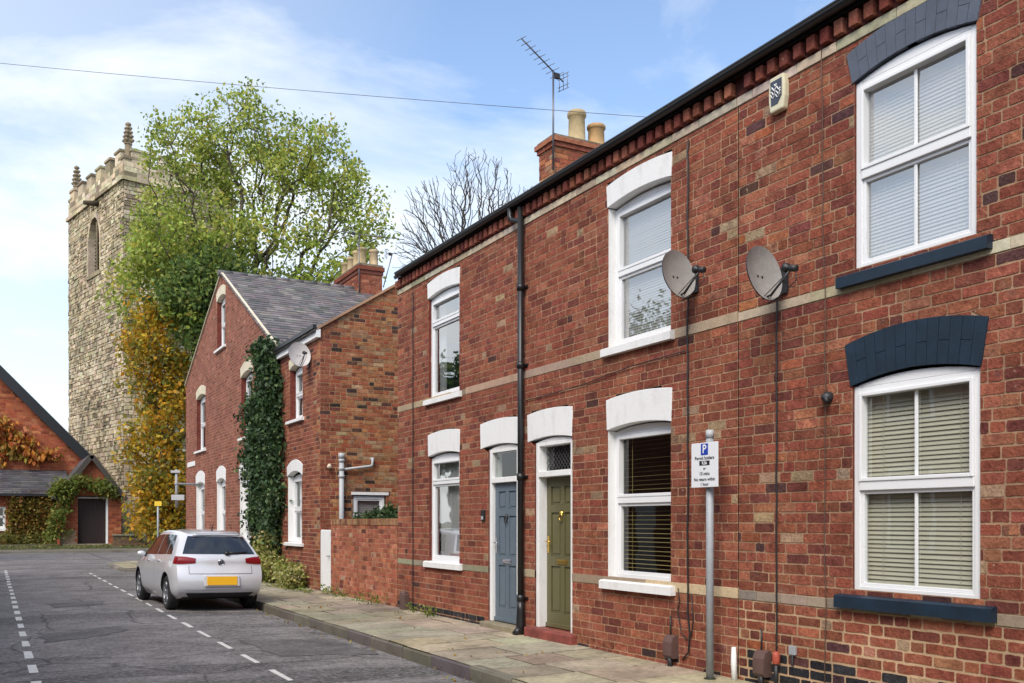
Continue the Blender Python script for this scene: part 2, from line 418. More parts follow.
def lintel_part(root, parent, fr, u0, u1, L_, m, seg=0, name='lintel', n1=.014, n0=-.16):
    """L_ = (bottom z, top z, bottom rise, top rise, overhang bottom, overhang top)"""
    zb, zt, rb, rt, ob, ot = L_
    mb = MB(); K = 12
    lo = arc(u0 - ob, u1 + ob, zb, rb, K); hi = arc(u0 - ot, u1 + ot, zt, rt, K)
    if not seg:
        # one closed solid so that no inner faces show
        pts = lo + hi[::-1]
        k = len(pts); b = len(mb.v); mi = mb.mi(m)
        mb.v.extend([fr.P(u, v, n0) for u, v in pts]); mb.v.extend([fr.P(u, v, n1) for u, v in pts])
        def add(q):
            mb.f.append(q[::-1] if fr.flip else q); mb.m.append(mi); mb.c.append((.5, .5, .5)); mb.sm.append(False)
        for i in range(K):
            q = [i, i + 1, k - 2 - i, k - 1 - i]
            add([b + k + t for t in q]); add([b + t for t in q][::-1])
        for i in range(k):
            j = (i + 1) % k; add([b + i, b + j, b + k + j, b + k + i])
        return mb.build(name, root, parent, bevel=.006)
    S = seg
    lo = arc(u0 - ob, u1 + ob, zb, rb, S); hi = arc(u0 - ot, u1 + ot, zt, rt, S)
    for i in range(S):
        g = .0018
        def sh(p, q, t): return (p[0] + (q[0] - p[0]) * t, p[1] + (q[1] - p[1]) * t)
        wd = abs(lo[1][0] - lo[0][0]); t = g / wd
        a, b_ = sh(lo[i], lo[i + 1], t), sh(lo[i], lo[i + 1], 1 - t)
        d, c_ = sh(hi[i], hi[i + 1], t), sh(hi[i], hi[i + 1], 1 - t)
        split = .5 if i % 2 else None
        n_ = n1 + random.uniform(-.0006, .0006)
        if split is None:
            mb.prism(fr, [a, b_, c_, d], n0, n_, m)
        else:
            ts = .006
            m0, m1 = sh(a, d, split - ts), sh(b_, c_, split - ts); m2, m3 = sh(a, d, split + ts), sh(b_, c_, split + ts)
            mb.prism(fr, [a, b_, m1, m0], n0, n_, m); mb.prism(fr, [m2, m3, c_, d], n0, n_ - .0004, m)
    mb.strip(fr, lo, hi, n0 + .01, n1 - .008, m)
    return mb.build(name, root, parent, bevel=.0012)

def window(root, fr, u0, u1, v0, v1, rise=.06, rec=.06, fw=.06, mid=None, mw=.06, bar=False, lint=None, lint_m=None, lseg=0,
           sill=None, sill_m=None, blind=None, inner=(.3, .3, .27), reveal=None, fm=None, gl=None, blind_lower=None, proud=.015, depth=1.3, sash=.035):
    fm = fm or white_upvc; gl = gl or glass_m
    mb = MB(); nb, nf = -rec - .07, -rec
    mb.box(fr, u0, u0 + fw, v0, v1, nb, nf, fm); mb.box(fr, u1 - fw, u1, v0, v1, nb, nf, fm)
    mb.box(fr, u0 + fw, u1 - fw, v0, v0 + fw, nb, nf - .002, fm)
    hi = arc(u0, u1, v1, rise, 8); lo = [(p[0], v1 - fw * .2) for p in hi]
    lo[0] = (u0, v1); lo[-1] = (u1, v1)
    mb.box(fr, u0 + fw, u1 - fw, v1 - fw, v1 - fw * .2, nb, nf - .002, fm)
    pts = [(u0 + fw, v1 - fw * .2), (u1 - fw, v1 - fw * .2), (u1 - fw, v1)] + [(u1, v1)] + hi[::-1][1:-1] + [(u0, v1), (u0 + fw, v1)]
    mb.prism(fr, pts, nb, nf - .003, fm)
    lights = []
    if mid:
        mb.box(fr, u0 + fw, u1 - fw, mid - mw / 2, mid + mw / 2, nb, nf + proud * .5, fm)
        lights = [(v0 + fw, mid - mw / 2, 0), (mid + mw / 2, v1 - fw, 1)]
    else:
        lights = [(v0 + fw, v1 - fw, 0)]
    panes = MB()
    for a, b, up in lights:
        s_ = sash; n1 = nf + (proud if up else -.014)
        x0, x1 = u0 + fw, u1 - fw
        mb.box(fr, x0, x0 + s_, a, b, nb + .01, n1, fm); mb.box(fr, x1 - s_, x1, a, b, nb + .01, n1, fm)
        mb.box(fr, x0 + s_, x1 - s_, a, a + s_, nb + .01, n1 - .001, fm); mb.box(fr, x0 + s_, x1 - s_, b - s_, b, nb + .01, n1 - .001, fm)
        if bar:
            c = (x0 + x1) / 2; mb.box(fr, c - .014, c + .014, a + s_, b - s_, nf - .042, nf - .024, fm)
        q = [(x0 + s_, a + s_), (x1 - s_, a + s_), (x1 - s_, b - s_), (x0 + s_, b - s_)]
        panes.face([fr.P(u, v, nf - .045) for u, v in q], gl, flip=fr.flip)
    W = mb.build('window', root, bevel=.005)
    panes.build('pane', root, W)
    if reveal:
        d = nb
        for uu in (u0, u1):
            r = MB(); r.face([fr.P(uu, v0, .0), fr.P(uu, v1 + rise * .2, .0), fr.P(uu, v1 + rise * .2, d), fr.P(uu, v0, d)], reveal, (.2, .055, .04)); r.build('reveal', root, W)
    if lint: lintel_part(root, W, fr, u0, u1, lint, lint_m or white_paint, lseg)
    if sill:
        z0, z1, ov, pr = sill
        s = MB(); k = sill_m or white_paint
        P = [(nb + .0, z0), (pr, z0), (pr, z1 - .022), (pr - .03, z1 - .008), (nb + .0, z1 + .004)]
        A = [fr.P(u0 - ov, z, n) for n, z in P]; B = [fr.P(u1 + ov, z, n) for n, z in P]
        s.face(A, k, flip=fr.flip); s.face(B[::-1], k, flip=fr.flip)
        for i in range(5):
            j = (i + 1) % 5; s.face([A[j], A[i], B[i], B[j]], k, flip=fr.flip)
        s.build('sill', root, W, bevel=.008, recalc=True)
    # what is behind the glass
    ib = MB(); im = interior_mat(inner); e = .25; n0, n1 = nb - .002, nb - depth
    a0, a1, b0, b1 = u0 - .02, u1 + .02, v0 - .02, v1 + .02
    c0, c1, d0, d1 = u0 - e, u1 + e, v0 - e, v1 + e
    fl = not fr.flip
    def Q(*p): ib.face([fr.P(*x) for x in p], im, flip=fl)
    Q((a0, b0, n0), (c0, d0, n0 - .3), (c0, d1, n0 - .3), (a0, b1, n0)); Q((a1, b0, n0), (c1, d0, n0 - .3), (c1, d1, n0 - .3), (a1, b1, n0))
    Q((a0, b0, n0), (a1, b0, n0), (c1, d0, n0 - .3), (c0, d0, n0 - .3)); Q((a0, b1, n0), (a1, b1, n0), (c1, d1, n0 - .3), (c0, d1, n0 - .3))
    Q((c0, d0, n0 - .3), (c0, d1, n0 - .3), (c0, d1, n1), (c0, d0, n1)); Q((c1, d0, n0 - .3), (c1, d1, n0 - .3), (c1, d1, n1), (c1, d0, n1))
    Q((c0, d0, n0 - .3), (c1, d0, n0 - .3), (c1, d0, n1), (c0, d0, n1)); Q((c0, d1, n0 - .3), (c1, d1, n0 - .3), (c1, d1, n1), (c0, d1, n1))
    Q((c0, d0, n1), (c1, d0, n1), (c1, d1, n1), (c0, d1, n1))
    ib.build('room', root, W)
    def make_blind(kind, va, vb_):
        b = MB(); x0, x1 = u0 + .05, u1 - .05; nn = nb - .035
        if kind[0] == 'slats':
            _, m_, pitch, ang, wd = kind
            v = va; ang0 = ang
            while v < vb_:
                ang = ang0 + random.gauss(0, .035); ca, sa = math.cos(ang) * wd / 2, math.sin(ang) * wd / 2
                dv = random.gauss(0, .0015)
                b.box_s = None
                P = [fr.P(x0, v + dv - sa, nn + ca), fr.P(x1, v + dv * .5 - sa, nn + ca), fr.P(x1, v + dv * .5 + sa, nn - ca), fr.P(x0, v + dv + sa, nn - ca)]
                b.face(P, m_, flip=fr.flip)
                P2 = [p + fr.V * .002 for p in P]; b.face(P2[::-1], m_, flip=fr.flip)
                v += pitch
            for u in (x0 + .18, x1 - .18): b.box(fr, u, u + .004, va, vb_, nn + .02, nn + .022, m_)
            nm = 'blind'
        elif kind[0] == 'net':
            K = 60
            for i in range(K):
                f = lambda t: nn - .03 + .022 * math.sin(t * 55) + .012 * math.sin(t * 23 + 1)
                ua, ub = x0 + (x1 - x0) * i / K, x0 + (x1 - x0) * (i + 1) / K
                b.face([fr.P(ua, va, f(i / K)), fr.P(ub, va, f((i + 1) / K)), fr.P(ub, vb_, f((i + 1) / K) * .6 + nn * .4), fr.P(ua, vb_, f(i / K) * .6 + nn * .4)], kind[1], flip=fr.flip, smooth=True)
            nm = 'curtain'
        elif kind[0] == 'pair':
            for s0, s1 in ((x0, x0 + (x1 - x0) * kind[2]), (x1 - (x1 - x0) * kind[3], x1)):
                K = 22
                for i in range(K):
                    f = lambda t: nn - .05 + .03 * math.sin(t * 26)
                    ua, ub = s0 + (s1 - s0) * i / K, s0 + (s1 - s0) * (i + 1) / K
                    b.face([fr.P(ua, va, f(i / K)), fr.P(ub, va, f((i + 1) / K)), fr.P(ub, vb_, f((i + 1) / K)), fr.P(ua, vb_, f(i / K))], kind[1], flip=fr.flip, smooth=True)
            nm = 'curtain'
        b.build(nm, root, W)
    if blind: make_blind(blind, v0 + .03, v1 - .02)
    return W

def door(root, fr, u0, u1, v0, v1, rise, rec, trans, leaf_m, lint, handle_m, knocker_m, box_m, lattice=False, jw=.08, inset=.11, lx=None):
    fm = white_paint
    nb, nf = -rec - .17, -rec
    f = MB()
    f.box(fr, u0, u0 + jw, v0, v1, nb, nf, fm); f.box(fr, u1 - jw, u1, v0, v1, nb, nf, fm)
    hi = arc(u0, u1, v1, rise, 8)
    f.box(fr, u0 + jw, u1 - jw, v1 - .05, v1, nb, nf - .002, fm)
    f.prism(fr, hi[::-1][::-1] if False else [(u0, v1)] + [(u1, v1)] + hi[::-1][1:-1], nb, nf - .004, fm)
    f.box(fr, u0 + jw, u1 - jw, trans, trans + .075, nb, nf + .012, fm)
    x0, x1 = u0 + jw + .004, u1 - jw - .004; lt, lb = trans - .005, v0 + .01
    D = MB(); n = nf - inset; th = .045; wd = x1 - x0; st = .105
    rows = [(lb + .19, lb + .80), (lb + .93, lb + 1.50), (lb + 1.60, lt - .12)]
    D.box(fr, x0, x0 + st, lb, lt, n - th, n, leaf_m); D.box(fr, x1 - st, x1, lb, lt, n - th, n, leaf_m)
    cm = (x0 + x1) / 2
    ys = [lb] + [y for r in rows for y in r] + [lt]
    for i in range(0, len(ys), 2): D.box(fr, x0 + st, x1 - st, ys[i], ys[i + 1], n - th, n - .0015, leaf_m)
    for a, b in rows:
        D.box(fr, cm - .045, cm + .045, a, b, n - th, n - .001, leaf_m)
        for p, q in ((x0 + st, cm - .045), (cm + .045, x1 - st)):
            D.box(fr, p, q, a, b, n - th + .005, n - .020, leaf_m)
            D.box(fr, p + .035, q - .035, a + .035, b - .035, n - .021, n - .010, leaf_m)
    D.box(fr, x0, x1, lb, lb + .055, n + .001, n + .022, leaf_m)            # weather bar
    DO = D.build('door', root, bevel=.004)
    f.build('door_frame', root, DO, bevel=.006)
    for u in (u0, u1):
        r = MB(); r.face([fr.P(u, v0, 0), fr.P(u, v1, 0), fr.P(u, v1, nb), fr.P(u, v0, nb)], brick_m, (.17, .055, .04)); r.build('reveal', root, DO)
    lintel_part(root, DO, fr, *(lx or (u0, u1)), lint, white_paint)
    g = MB(); q = [(x0, trans + .075), (x1, trans + .075), (x1, v1 - .05), (x0, v1 - .05)]
    g.face([fr.P(u, v, nf - inset) for u, v in q], glass_dark, flip=fr.flip)
    g.build('fanlight', root, DO)
    if lattice:
        lm = MB(); p = .075; U, V = x1 - x0, v1 - .05 - trans - .075
        for s in (-1, 1):
            c = -V
            while c < U + V:
                a0, b0, a1, b1 = c, 0.0, c + s * V, V
                if s < 0: a0, a1 = c, c - V
                pts = []
                for k in range(9):
                    t = k / 8; x = a0 + (a1 - a0) * t
                    if 0 <= x <= U: pts.append((x0 + x, trans + .075 + V * t))
                if len(pts) > 1:
                    lm.tube([fr.P(pts[0][0], pts[0][1], nf - inset + .006), fr.P(pts[-1][0], pts[-1][1], nf - inset + .006)], .0035, mat('dull_lead', (.09, .09, .095), .6), k=4)
                c += p
        lm.build('lead_lattice', root, DO)
    rb = MB(); im = interior_mat((.10, .10, .09))
    rb.box(fr, u0 - .05, u1 + .05, v0, v1 + .05, nb - .9, nb - .4, im)
    rb.build('hall', root, DO)
    # furniture: lever / knob on the far side, knocker and letter plate in the middle
    h = MB(); hu = x1 - .05
    h.box(fr, hu - .022, hu + .022, v0 + .98, v0 + 1.20, n, n + .008, handle_m)
    h.tube([fr.P(hu, v0 + 1.13, n + .006), fr.P(hu, v0 + 1.13, n + .05), fr.P(hu - .03, v0 + 1.13, n + .055), fr.P(hu - .11, v0 + 1.125, n + .05)], .009, handle_m)
    h.build('handle', root, DO)
    k = MB(); kz = v0 + 1.50
    k.lathe(fr.P(cm, kz, n), fr.N, [(.0, 0), (.036, 0), (.036, .01), (.02, .03), (0, .034)], knocker_m, 14)
    k.tube([fr.P(cm + .035 * math.sin(t), kz - .045 + .05 * math.cos(t), n + .025) for t in [i * math.pi / 7 for i in range(15)]], .008, knocker_m, k=6, cap=False)
    k.build('knocker', root, DO)
    l = MB(); lz = v0 + .87
    l.box(fr, cm - .125, cm + .125, lz - .032, lz + .032, n - .001, n + .008, box_m)
    l.box(fr, cm - .105, cm + .105, lz - .018, lz + .018, n + .008, n + .013, box_m)
    l.build('letter_box', root, DO, bevel=.003)
    return DO

# ---------------------------------------------------------------- the ground
def ground_mat(name, base, kind):
    m = bpy.data.materials.new(name); m.use_nodes = True
    t = m.node_tree; nd = t.nodes; lk = t.links.new; p = nd['Principled BSDF']
    tcn = nd.new('ShaderNodeTexCoord')
    def noise(sc, det=6, ro=.6, st=(1, 1, 1), loc=(0, 0, 0), dist=0):
        mpn = nd.new('ShaderNodeMapping'); mpn.inputs['Scale'].default_value = st; mpn.inputs['Location'].default_value = loc
        lk(tcn.outputs['Object'], mpn.inputs['Vector'])
        n = nd.new('ShaderNodeTexNoise'); n.inputs['Scale'].default_value = sc; n.inputs['Detail'].default_value = det
        n.inputs['Roughness'].default_value = ro; n.inputs['Distortion'].default_value = dist
        lk(mpn.outputs['Vector'], n.inputs['Vector']); return n.outputs['Fac']
    def rng(v, a, b, c, d):
        r = nd.new('ShaderNodeMapRange'); r.clamp = True
        for k, x in zip(('From Min', 'From Max', 'To Min', 'To Max'), (a, b, c, d)): r.inputs[k].default_value = x
        lk(v, r.inputs['Value']); return r.outputs['Result']
    def mix(f, a, b, bl='MIX'):
        x = nd.new('ShaderNodeMix'); x.data_type = 'RGBA'; x.blend_type = bl
        if isinstance(f, float): x.inputs['Factor'].default_value = f
        else: lk(f, x.inputs['Factor'])
        for k, s in (('A', a), ('B', b)):
            if isinstance(s, tuple): x.inputs[k].default_value = (*s, 1)
            else: lk(s, x.inputs[k])
        return x.outputs['Result']
    if kind == 'asphalt':
        base = (.150, .138, .134)
        c = mix(rng(noise(.5, 5, .6), .36, .64, 0., 1.), tuple(v * .68 for v in base), tuple(v * 1.32 for v in base))
        # worn, paler aggregate and long tar patches laid across the street
        c = mix(rng(noise(2.4, 8, .75, (.45, 1.0, 1), (2, 4, 1)), .40, .62, .9, 0.), c, tuple(v * .50 for v in base))
        c = mix(rng(noise(3.2, 8, .8, (.6, 1.0, 1), (8, 4, 1)), .50, .70, 0., .8), c, (.30, .275, .26))
        c = mix(rng(noise(1.1, 7, .7, loc=(3, 1, 0)), .47, .68, 0., .75), c, tuple(v * 1.8 for v in base))
        c = mix(rng(noise(.42, 3, .5, (.42, 1.6, 1), (7, 2, 0), .4), .57, .60, 0., .75), c, (.036, .035, .036))
        c = mix(rng(noise(.30, 4, .6, (1, .25, 1), (1, 9, 0)), .58, .72, 0., .45), c, (.045, .040, .036))
        c = mix(rng(noise(17, 6, .9), .46, .66, 0., .85), c, tuple(v * 2.5 for v in base))
        c = mix(rng(noise(14, 6, .9, loc=(5, 5, 5)), .5, .64, 0., .9), c, tuple(v * .35 for v in base))
        # cracks
        vo = nd.new('ShaderNodeTexVoronoi'); vo.feature = 'DISTANCE_TO_EDGE'; vo.inputs['Scale'].default_value = .55
        wv = nd.new('ShaderNodeMix'); wv.data_type = 'VECTOR'; wv.inputs['Factor'].default_value = .22
        nn = nd.new('ShaderNodeTexNoise'); nn.inputs['Scale'].default_value = 1.7; nn.inputs['Detail'].default_value = 5
        lk(tcn.outputs['Object'], nn.inputs['Vector']); lk(tcn.outputs['Object'], wv.inputs['A']); lk(nn.outputs['Color'], wv.inputs['B'])
        lk(wv.outputs['Result'], vo.inputs['Vector'])
        c = mix(rng(vo.outputs['Distance'], .002, .012, .6, 0.), c, (.02, .02, .02))
        bsc, bst = 70, .75
    else:
        c = mix(rng(noise(.6, 7, .7), .35, .65, 0., 1.), base, tuple(v * .55 for v in base))
        c = mix(rng(noise(9, 5, .7), .45, .7, 0., .8), c, (.06, .085, .02))
        bsc, bst = 20, .8
    lk(c, p.inputs['Base Color']); p.inputs['Roughness'].default_value = .85; p.inputs['Specular IOR Level'].default_value = .3
    b = nd.new('ShaderNodeBump'); b.inputs['Strength'].default_value = bst; b.inputs['Distance'].default_value = .012
    lk(noise(bsc, 4, .7), b.inputs['Height']); lk(b.outputs['Normal'], p.inputs['Normal'])
    MATS[name] = m; return m
asphalt = ground_mat('asphalt', (.072, .069, .070), 'asphalt')
earth = ground_mat('rough_grass', (.085, .075, .035), 'grass')
road_white = mat('road_paint', (.62, .60, .56), .7, var=.45, vscale=9, vcol=(.10, .098, .095), bump=.3, bscale=60)
kerb_m = mat('kerb_stone', attr=True, rough=.85, var=.35, vscale=1.5, bump=.4, bscale=35, fine=.2, fscale=30)

KX = 4.36                                        # kerb line
def road_z(x): return -.12 - .05 * ((x - 1.4) / 2.95) ** 2
g = MB(); g.face([Vector(p) for p in ((-400, -60, -.26), (400, -60, -.26), (400, 900, -.26), (-400, 900, -.26))], earth)
structure(g.build('ground'))
r = MB()
xs = [-1.5 + (KX + .02 + 1.5) * i / 12 for i in range(13)]
for a, b in zip(xs, xs[1:]):
    for j in range(33):
        y0, y1 = -12 + j * 2, -10 + j * 2
        r.face([Vector((a, y0, road_z(a))), Vector((b, y0, road_z(b))), Vector((b, y1, road_z(b))), Vector((a, y1, road_z(a)))], asphalt, smooth=True)
structure(r.build('road'))
r = MB()
r.face([Vector(p) for p in ((KX + .02, 39.5, -.165), (60, 39.5, -.165), (60, 53.6, -.15), (KX + .02, 53.6, -.15))], asphalt)
r.face([Vector(p) for p in ((-60, 39.5, -.165), (-1.5, 39.5, -.165), (-1.5, 53.6, -.15), (-60, 53.6, -.15))], asphalt)
structure(r.build('cross_road'))
# painted bay edges: short dashes close together on the left, longer ones on the right
def dashes(x, y0, y1, length, gap, wd):
    m = MB(); y = y0
    while y < y1:
        z = road_z(x) + .004
        j = lambda: random.uniform(-.008, .008)
        l = length * random.uniform(.93, 1.05)
        m.face([Vector((x - wd / 2 + j(), y, z)), Vector((x + wd / 2 + j(), y, z)), Vector((x + wd / 2 + j(), y + l, z)), Vector((x - wd / 2 + j(), y + l, z))], road_white)
        y += length + gap
    return structure(m.build('road_marking'))
dashes(.39, 7.7, 35.5, .66, .56, .085)
dashes(2.68, 8.2, 33.0, .82, .56, .06)

# tarmac repairs laid into the street
tar = mat('fresh_tarmac', (.115, .107, .104), .85, var=.45, vscale=2.2, bump=.6, bscale=70, fine=.5, fscale=16)
for pts in ([(2.95, 13.2), (4.18, 12.9), (4.24, 11.2), (3.05, 11.4)], [(.62, 15.2), (1.72, 15.8), (1.80, 15.1), (1.1, 14.3), (.60, 14.1)], [(.95, 20.6), (1.95, 20.9), (1.9, 19.9), (1.0, 19.7)]):
    P = []
    for (a, b), (c, d) in zip(pts, pts[1:] + pts[:1]):
        for k in range(6):
            t = k / 6; x, y = a + (c - a) * t + random.gauss(0, .025), b + (d - b) * t + random.gauss(0, .05); P.append((x, y))
    cx_ = sum(p[0] for p in P) / len(P); cy_ = sum(p[1] for p in P) / len(P); m = MB(); n = len(P)
    for i in range(n):
        q, s_ = P[i], P[(i + 1) % n]
        for (r0, r1) in ((0, .5), (.5, 1)):
            f_ = lambda p, r_: Vector((cx_ + (p[0] - cx_) * r_, cy_ + (p[1] - cy_) * r_, road_z(cx_ + (p[0] - cx_) * r_) + .005))
            m.face([f_(q, r0), f_(s_, r0), f_(s_, r1), f_(q, r1)] if r0 else [f_(q, 0), f_(q, r1), f_(s_, r1)][::-1], tar)
    structure(m.build('road_patch'))
# kerb of sandstone and granite lengths
kb = MB()
def kerb_run(p0, p1, wd=.14, top0=-.055, top1=-.055, bot=-.24):
    p0, p1 = Vector((*p0, 0)), Vector((*p1, 0)); d = (p1 - p0); Ln = d.length; d.normalize(); s = Vector((-d.y, d.x, 0))
    fr_ = Fr(p0, d, (0, 0, 1), s); t = 0
    while t < Ln - .05:
        l = min(random.uniform(.75, 1.15), Ln - t); c = pick([(3, (.15, .135, .105)), (2, (.20, .175, .125)), (1, (.12, .115, .10))])
        tp = top0 + random.uniform(-.006, .006); a, b = t + .006, t + l - .006; q = random.uniform(-.008, .008)
        P = [(q, bot), (q, tp - .03), (q + .012, tp - .008), (q + .035, tp), (wd, tp), (wd, bot)]
        A = [fr_.O + fr_.U * a - fr_.N * 0 + Vector((0, 0, z)) + fr_.N * n for n, z in P]; B = [x + fr_.U * (b - a) for x in A]
        kb.face(A[::-1], kerb_m, c); kb.face(B, kerb_m, c)
        for i in range(6):
            k = (i + 1) % 6; kb.face([A[i], A[k], B[k], B[i]], kerb_m, c, smooth=False)
        t += l
kerb_run((KX + .14, 32.7), (KX + .14, -6))      # s points towards +x when walking down the street
kerb_run((3.7, 37.6), (3.7, 33.6)); kerb_run((3.7, 33.6), (KX + .2, 32.6))
cpts = [(3.7 + 2.0 * (1 - math.cos(t)), 37.6 + 2.0 * math.sin(t)) for t in [i * math.pi / 2 / 6 for i in range(7)]]
for a, b in zip(cpts, cpts[1:]): kerb_run(b, a)
kerb_run((30, 39.6), (5.7, 39.6))
o = kb.build('kerb', recalc=True); structure(o)
# flagstones
pv = MB()
pf = Fr((KX + .15, 0, -.056), (1, 0, .026 / 1.9), (0, 1, 0), (0, 0, 1))
FLAGS = [(4, (.35, .295, .205)), (3, (.31, .265, .185)), (2, (.39, .335, .235)), (1, (.27, .235, .165)), (.5, (.35, .27, .20))]
courses(pv, pf, -6, 36.5, .74, lambda v: [(0, 6.36 - KX - .15)] if v < 20.3 or v > 0 else [], lambda r_: random.choice([.62, .78, .95, 1.15]), .030, .008, .010,
        lambda r_, u, v: pick(FLAGS), flag_m, flag_bed, hvar=.16)
bay = Fr((3.84, 0, -.058), (1, 0, 0), (0, 1, 0), (0, 0, 1))
courses(pv, bay, 33.7, 39.4, .7, lambda v: [(0 if v < 37.6 else 2.0 * (1 - math.sqrt(max(0, 1 - ((v - 37.6) / 2.0) ** 2))), KX + .15 - 3.84)], lambda r_: .6, .012, .005, .004,
        lambda r_, u, v: pick([(3, (.40, .34, .21)), (2, (.34, .29, .19))]), flag_m, flag_bed)
courses(pv, Fr((KX + .15, 0, -.05), (1, 0, 0), (0, 1, 0), (0, 0, 1)), 36.5, 39.4, .7, lambda v: [(0, 26)], lambda r_: .9, .012, .005, .004, lambda r_, u, v: pick(FLAGS), flag_m, flag_bed)
structure(pv.build('pavement'))
m = MB()
m.box(XYZ, -60, 60, 53.6, 53.75, -.3, -.03, kerb_m, (.2, .185, .15))
m.face([Vector(p) for p in ((-60, 53.75, -.035), (60, 53.75, -.035), (60, 56.3, -.01), (-60, 56.3, -.01))], flag_m, (.16, .14, .10))
structure(m.build('far_pavement'))
m = MB()
for i in range(30):
    x0, x1 = -60 + i * 4, -56 + i * 4
    m.face([Vector((x0, 56.3, -.005)), Vector((x1, 56.3, -.005)), Vector((x1, 62, .10)), Vector((x0, 62, .10))], earth)
    m.face([Vector((x0, 62, .10)), Vector((x1, 62, .10)), Vector((x1, 110, .3)), Vector((x0, 110, .3))], earth)
structure(m.build('verge'))
m = MB()
m.box(XYZ, -3.4, -1.62, -12, 39.5, -.3, -.05, flag_m, (.25, .20, .12)); m.box(XYZ, -1.62, -1.48, -12, 39.5, -.3, -.052, kerb_m, (.15, .135, .1))
structure(m.build('opposite_pavement'))

# ---------------------------------------------------------------- the near terrace
X0 = 6.31
TF = Fr((X0, 0, 0), (0, 1, 0), (0, 0, 1), (-1, 0, 0))
CR = .092; BASE = .84 - 10 * CR; TOP = 5.49
class Opening:
    def __init__(s, u0, u1, v0, v1, rise, lint, lx=None): s.__dict__.update(u0=u0, u1=u1, v0=v0, v1=v1, rise=rise, lint=lint, lx=lx or (u0, u1))
    def cut(s, v):
        zb, zt, rb, rt, ob, ot = s.lint
        if s.v0 - .005 < v < zb + .02: return (s.u0, s.u1)
        if zb + .02 <= v < zt + rt - .015:
            t = (v - zb) / (zt - zb); hw = (s.lx[1] - s.lx[0]) / 2 + ob + (ot - ob) * min(1, t); c = (s.lx[0] + s.lx[1]) / 2
            if v > zt - .01: hw = min(hw, ((s.lx[1] - s.lx[0]) / 2 + ot) * math.sqrt(max(0, 1 - max(0, v + .02 - zt) / rt)))
            return (c - hw + .012, c + hw - .012)
        return None
def front_wall(root, fr, y0, y1, ops, pal, mm, special, base=BASE, top=TOP, pb=.33, region0=None, cr=CR, jit=.0022, joint=.0135, relief=.0045, strips=None, mcol=(.5, .5, .5)):
    mb = MB()
    def region(v, band=False):
        if strips and not band and (8.97 < (v - BASE) / CR < 10 or 37.97 < (v - BASE) / CR < 39): return []
        iv = region0(v) if region0 else [(y0, y1)]
        for o_ in ops:
            c = o_.cut(v)
            if c: iv = subtract(iv, c)
        return iv
    def colfn(row, u, v):
        s_ = special(row, u, v)
        return pick(s_ or pal)
    courses(mb, fr, base, top, cr, region, bond(.262, pb), joint, relief, jit, colfn, brick_m, mm, ragged=strips is not None, mortar_col=mcol)
    W_ = mb.build('wall', root)
    if strips:                                       # dressed stone bands at sill height
        for nrow in (9, 38):
            za, zb_ = base + nrow * cr, base + (nrow + 1) * cr
            for a, b in region((za + zb_) / 2, True):
                s = MB(); u = a
                while u < b - .01:
                    pal_, ln = strips(nrow, u); l = min(ln * random.uniform(.7, 1.3), b - u)
                    if b - u - l < .12: l = b - u
                    g_ = .0015 if ln > .5 else .005
                    s.box(fr, u + g_, u + l - g_, za + .004, zb_ + (.014 if ln > 1 else -.004), -.05, relief + .004 + random.uniform(0, .002), band_m, pick(pal_)); u += l
                s.box(fr, a, b, za, zb_, -.06, -.001, mm, (.42, .28, .17))
                s.build('stone_band', root, W_, bevel=.003)
    return W_
band_m = mat('band_stone', attr=True, rough=.9, var=.22, vscale=2.2, bump=.3, bscale=30, fine=.14, fscale=30, spec=.2)
LW = lambda: None
W_LINT_U = (5.15, 5.405, .05, .045, .012, .03)
W_LINT_L = (2.555, 2.91, .05, .04, .012, .03)
D_LINT = (2.55, 2.92, .045, .035, .0, .015)
G_LINT_U = (5.15, 5.41, .08, .095, .015, .075)
G_LINT_L = (2.625, 2.975, .08, .09, .015, .075)
A = Opening(13.21, 14.39, 3.50, 5.13, .06, W_LINT_U); B = Opening(13.21, 14.37, .85, 2.53, .06, W_LINT_L)
C = Opening(11.36, 12.24, .06, 2.53, .05, D_LINT, (11.33, 12.47)); D = Opening(9.97, 10.90, .10, 2.53, .05, D_LINT, (9.97, 11.07))
E_ = Opening(8.02, 9.18, 3.52, 5.13, .06, W_LINT_U); F = Opening(8.02, 9.19, .83, 2.54, .06, W_LINT_L)
G = Opening(4.46, 5.58, 3.575, 5.145, .07, G_LINT_U); H = Opening(4.43, 5.60, .90, 2.62, .07, G_LINT_L)

def bands(lowpal, uppal, extra=None):
    def f(row, u, v):
        if row == 9: return lowpal(u)
        if row == 38: return uppal(u)
        return extra(row, u, v) if extra else None
    return f
def ex_left(row, u, v):
    if row <= 1 and u > 12.4: return BLACKB
    if row == 28 + 4 and random.random() < .3: return BUFF
    if row in (27, 29) and random.random() < .18: return BUFF
    return None
def ex_mid(row, u, v):
    if row <= 1 and random.random() < .4: return [(1, (.06, .035, .035))]
    if row in (26, 27) and random.random() < .35: return BUFF
    return None
def ex_right(row, u, v):
    if row <= 3 and u < 6.95 and random.random() < (.95 if row < 3 else .5): return BLACKB
    if u > 6.6 and random.random() < .08: return ORANGE
    return None

